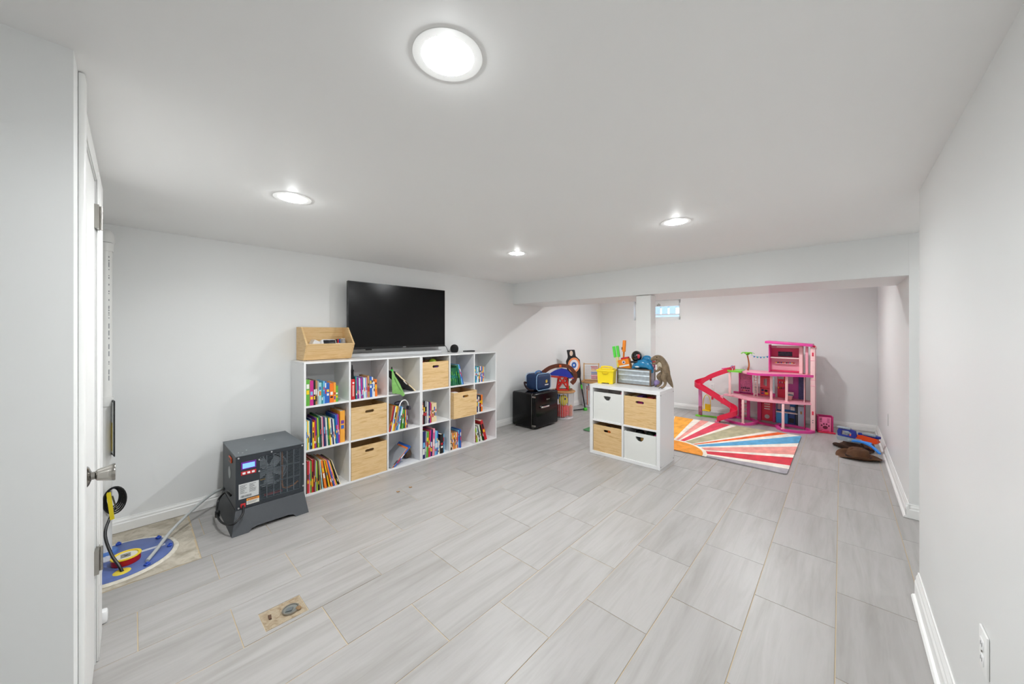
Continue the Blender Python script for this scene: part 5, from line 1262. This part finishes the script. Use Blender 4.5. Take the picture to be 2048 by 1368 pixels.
part('deck_ornament_stem', MB().cyl((-1.19, 6.12, .770), (-1.19, 6.12, .803), .004, n=8), M_CR)
# slide
def chute(nm, pts, wd, hw, m, n=5):
    P = bez(pts, n); mb = MB(); vs_ = []; K = 8
    for i, p in enumerate(P):
        d = P[min(i + 1, len(P) - 1)] - P[max(i - 1, 0)]; dh_ = Vector((d.x, d.y, 0)).normalized(); sd = Vector((-dh_.y, dh_.x, 0))
        for (u_, h_) in ((-wd, hw), (-wd, -.006), (wd, -.006), (wd, hw), (wd - .006, hw), (wd - .010, .0), (-wd + .010, .0), (-wd + .006, hw)):
            vs_.append(p + sd * u_ + Vector((0, 0, h_)))
    mb.add(vs_, [(i * K + k, i * K + (k + 1) % K, (i + 1) * K + (k + 1) % K, (i + 1) * K + k) for i in range(len(P) - 1) for k in range(K)] + [tuple(range(K)), tuple(range((len(P) - 1) * K, len(P) * K))])
    return part(nm, mb, m)
chute('slide', [(-1.18, 6.20, .765), (-1.32, 6.20, .705), (-1.48, 6.20, .625), (-1.60, 6.20, .545), (-1.665, 6.14, .505), (-1.635, 6.065, .475), (-1.54, 6.045, .425), (-1.40, 6.045, .345), (-1.27, 6.05, .265), (-1.185, 6.06, .20), (-1.15, 6.01, .155), (-1.175, 5.955, .115), (-1.26, 5.955, .060), (-1.345, 5.96, .022)], .048, .070, M_HR)
part('slide_end', MB().rbox(-1.38, -1.32, 5.915, 6.005, .001, .016, .005, 2), mat('slide_pink', 'f06a9a', .4))
part('slide_rail', MB().tube([(-1.22, 6.25, .80), (-1.36, 6.25, .775)], .008, 8), M_MG)
for (x, z) in ((-1.50, .58), (-1.44, .31)): part('slide_bracket', MB().rbox(x - .012, x + .012, 6.03 if z < .4 else 6.18, 6.06 if z < .4 else 6.22, z, z + .045, .003, 1), M_HR)
part('slide_support', MB().rbox(-1.335, -1.30, 6.05, 6.08, .26, .39, .004, 1), M_PK)
# swing
part('swing_bar', MB().rbox(-1.625, -1.535, 6.18, 6.20, .435, .450, .004, 1), M_LP)
part('swing_cord', MB().cyl((-1.553, 6.19, .437), (-1.553, 6.19, .35), .002, n=6), mat('cord_grey', 'a89a90', .6))
M_SW = mat('swing_yellow', 'f4d01c', .4)
part('swing_hoop', MB().tube(bez([(-1.605, 6.19, .12), (-1.603, 6.19, .25), (-1.583, 6.19, .325), (-1.553, 6.19, .350), (-1.523, 6.19, .325), (-1.503, 6.19, .25), (-1.500, 6.19, .12)], 5), .005, 8), M_SW)
part('swing_seat', MB().rbox(-1.608, -1.497, 6.13, 6.205, .100, .118, .006, 2), M_SW)
part('swing_back', MB().rbox(-1.585, -1.50, 6.195, 6.207, .118, .205, .005, 2), M_SW)
# pet kennel panel at the right
kn_ = thing('toy_kennel', 'small pink toy pet kennel with paw print right of dollhouse', 'kennel', (-.155, 6.32, 0), (0, 0, radians(8)))
MB().rbox(-.072, .062, -.004, .006, .004, .205, .008, 2).build('front_panel', mat('kennel_pink', 'e878a4', .45), kn_)
for x in (-.082, .066): MB().rbox(x, x + .016, -.012, .09, .001, .22, .006, 2).build('side_panel', M_DP, kn_)
MB().rbox(-.082, .082, .085, .095, .001, .22, .004, 1).build('back_panel', M_DP, kn_)
MB().rbox(-.08, .10, -.06, .0, .0008, .016, .006, 2).build('base_tray', M_HR, kn_)
MB().rbox(-.045, .035, -.05, -.012, .016, .04, .01, 2).build('bowl', M_RP, kn_)
M_PAW = mat('paw_maroon', '6a1a34', .5)
MB().prism(arc(.0, .068, .026, 0, 360, 16, .022)[:-1], -.0058, -.0038, 'y').build('paw_pad', M_PAW, kn_)
for (x, z) in ((-.036, .092), (-.014, .112), (.014, .112), (.036, .092)): MB().prism(arc(x, z, .009, 0, 360, 10, .012)[:-1], -.0058, -.0038, 'y').build('paw_toe', M_PAW, kn_)
for i in range(3):
    for x in (-.045, .03): MB().rbox(x - .012, x + .012, -.0058, -.0038, .140 + .020 * i, .147 + .020 * i, .001, 1).build('panel_mark', M_PAW, kn_)

# ------------------------------------------------------------------ hats and toy blasters in the corner
M_FELT = mat('hat_felt', '5a3a22', .85, noise=.25, nscale=14, bump=.3, bscale=200)
M_FELT2 = mat('hat_felt_dark', '442a1c', .85, noise=.25, nscale=14, bump=.3, bscale=200)
def hat(label, loc, rz, a, b, m, flop):
    o = thing('felt_hat', label, 'hat', loc, (0, 0, rz), 'hats in the corner')
    n = 40; rows = [(1.0, 0), (.86, 0), (.72, 0), (.60, .0), (.55, .008), (.50, .05), (.44, .085), (.30, .100), (.12, .088), (.0, .085)]
    mb = MB(); vs_ = []
    for (r_, z) in rows:
        for i in range(n):
            t = 2 * pi * i / n
            curl = max(0, (r_ - .6) / .4); zz_ = z + flop * curl ** 1.6 * (.075 * abs(sin(t)) ** 1.5 + .012 * cos(3 * t)) + .003
            dent = -.028 * max(0, 1 - abs(sin(t)) * 2.2) if .05 < z and r_ < .5 else 0
            vs_.append((a * r_ * cos(t), b * r_ * sin(t) * (1 - .10 * curl * flop), zz_ + dent))
    mb.add(vs_, [(j * n + i, j * n + (i + 1) % n, (j + 1) * n + (i + 1) % n, (j + 1) * n + i) for j in range(len(rows) - 1) for i in range(n)])
    c_ = mb.build('crown_and_brim', m, o, ang=60)
    sd = c_.modifiers.new('felt', 'SOLIDIFY'); sd.thickness = .004; sd.offset = 1
    MB().lathe([(.565, .010), (.560, .026), (.540, .026), (.545, .010)], 40, sx=a, sy=b).build('hat_band', mat('band_dark', '2a1a12', .7), o)
    return o
hat('wide brown felt hat lying at the front by the right wall', (.135, 5.285, .001), radians(25), .185, .165, M_FELT, .6)
hat('darker brown felt hat behind the front one under toy blasters', (.10, 5.645, .001), radians(-30), .180, .165, M_FELT2, .8)
M_NB = mat('blaster_blue', '1c2f8e', .4); M_GB = mat('blaster_grey', '8f9aa4', .4); M_OB = mat('blaster_orange', 'f0501e', .4); M_LB = mat('blaster_sky', '2f86e0', .4)
b1 = thing('toy_blaster', 'navy and grey toy blaster with loop handle on the hats', 'toy blaster', (.10, 5.50, .108), (0, 0, radians(-18)))
MB().prism([(-.13, .0), (.06, .0), (.085, .018), (.06, .045), (-.10, .05), (-.14, .035)], -.02, .02, 'y').build('body', M_GB, b1)
MB().plate_hole([(-.13, .05), (.02, .05), (.03, .075), (.02, .13), (-.03, .145), (-.12, .14), (-.135, .10)], [(-.10, .068), (-.015, .068), (-.01, .10), (-.04, .118), (-.095, .115)], -.014, .014, 'y').build('loop_handle', M_NB, b1)
MB().rbox(-.135, -.02, -.022, .022, .135, .155, .006, 1).build('top_rail', M_GB, b1)
MB().cyl((.06, 0, .026), (.15, 0, .022), .014, n=12).build('barrel', M_LB, b1)
MB().rbox(-.03, -.005, -.010, .010, .06, .085, .004, 1).build('trigger', M_OB, b1)
b2 = thing('toy_blaster', 'orange and navy toy blaster lying behind against the right wall', 'toy blaster', (.20, 5.62, .115), (0, 0, radians(-28)))
MB().prism([(-.09, .0), (.10, -.005), (.12, .02), (.10, .055), (-.02, .065), (-.09, .05)], -.022, .022, 'y').build('body', M_OB, b2)
MB().rbox(-.06, .13, -.018, .018, .055, .085, .008, 2).build('top_shell', M_NB, b2)
MB().rbox(-.02, .10, -.024, .024, .07, .095, .008, 2).build('grey_cover', M_GB, b2)
MB().prism([(.03, -.002), (.065, -.002), (.085, -.07), (.05, -.075)], -.015, .015, 'y').build('grip', mat('grip_brown', '9a5a2e', .5), b2)
MB().rbox(-.12, -.085, -.014, .014, .01, .045, .005, 1).build('muzzle', pm('r'), b2)
b3 = thing('toy_blaster', 'small grey toy blaster at the back of the hat pile', 'toy blaster', (.13, 5.86, .002), (0, 0, radians(-8)))
MB().rbox(-.10, .09, -.02, .02, .11, .15, .008, 2).build('body', M_GB, b3); MB().prism([(-.07, .11), (-.03, .11), (-.02, 0), (-.07, 0)], -.016, .016, 'y').build('grip', M_NB, b3)
MB().cyl((.09, 0, .13), (.13, 0, .13), .013, n=10).build('barrel', mat('barrel_dark', '5c666e', .4), b3)
sw_ = thing('toy_sword', 'bright blue curved toy blade lying over the hats', 'toy sword', (.20, 5.40, .095), world=True)
cvp = bez([(.09, 5.46, .128), (.17, 5.44, .132), (.24, 5.38, .115), (.295, 5.28, .075)], 6); vs_ = []
for i, p in enumerate(cvp):
    t = i / (len(cvp) - 1); w_ = .022 * (1 - .55 * t); d = (cvp[min(i + 1, len(cvp) - 1)] - cvp[max(0, i - 1)]).normalized(); sd_ = Vector((-d.y, d.x, 0)).normalized()
    for u_, h_ in ((-w_, 0), (w_, 0), (w_, .014), (-w_, .014)): vs_.append(p + sd_ * u_ + Vector((0, 0, h_)))
MB().add(vs_, [(i * 4 + k, i * 4 + (k + 1) % 4, (i + 1) * 4 + (k + 1) % 4, (i + 1) * 4 + k) for i in range(len(cvp) - 1) for k in range(4)] + [(0, 1, 2, 3), tuple(range((len(cvp) - 1) * 4, len(cvp) * 4))]).build('blade', M_LB, sw_)
MB().rbox(.055, .095, 5.44, 5.48, .122, .146, .006, 2).build('hilt', M_GB, sw_)
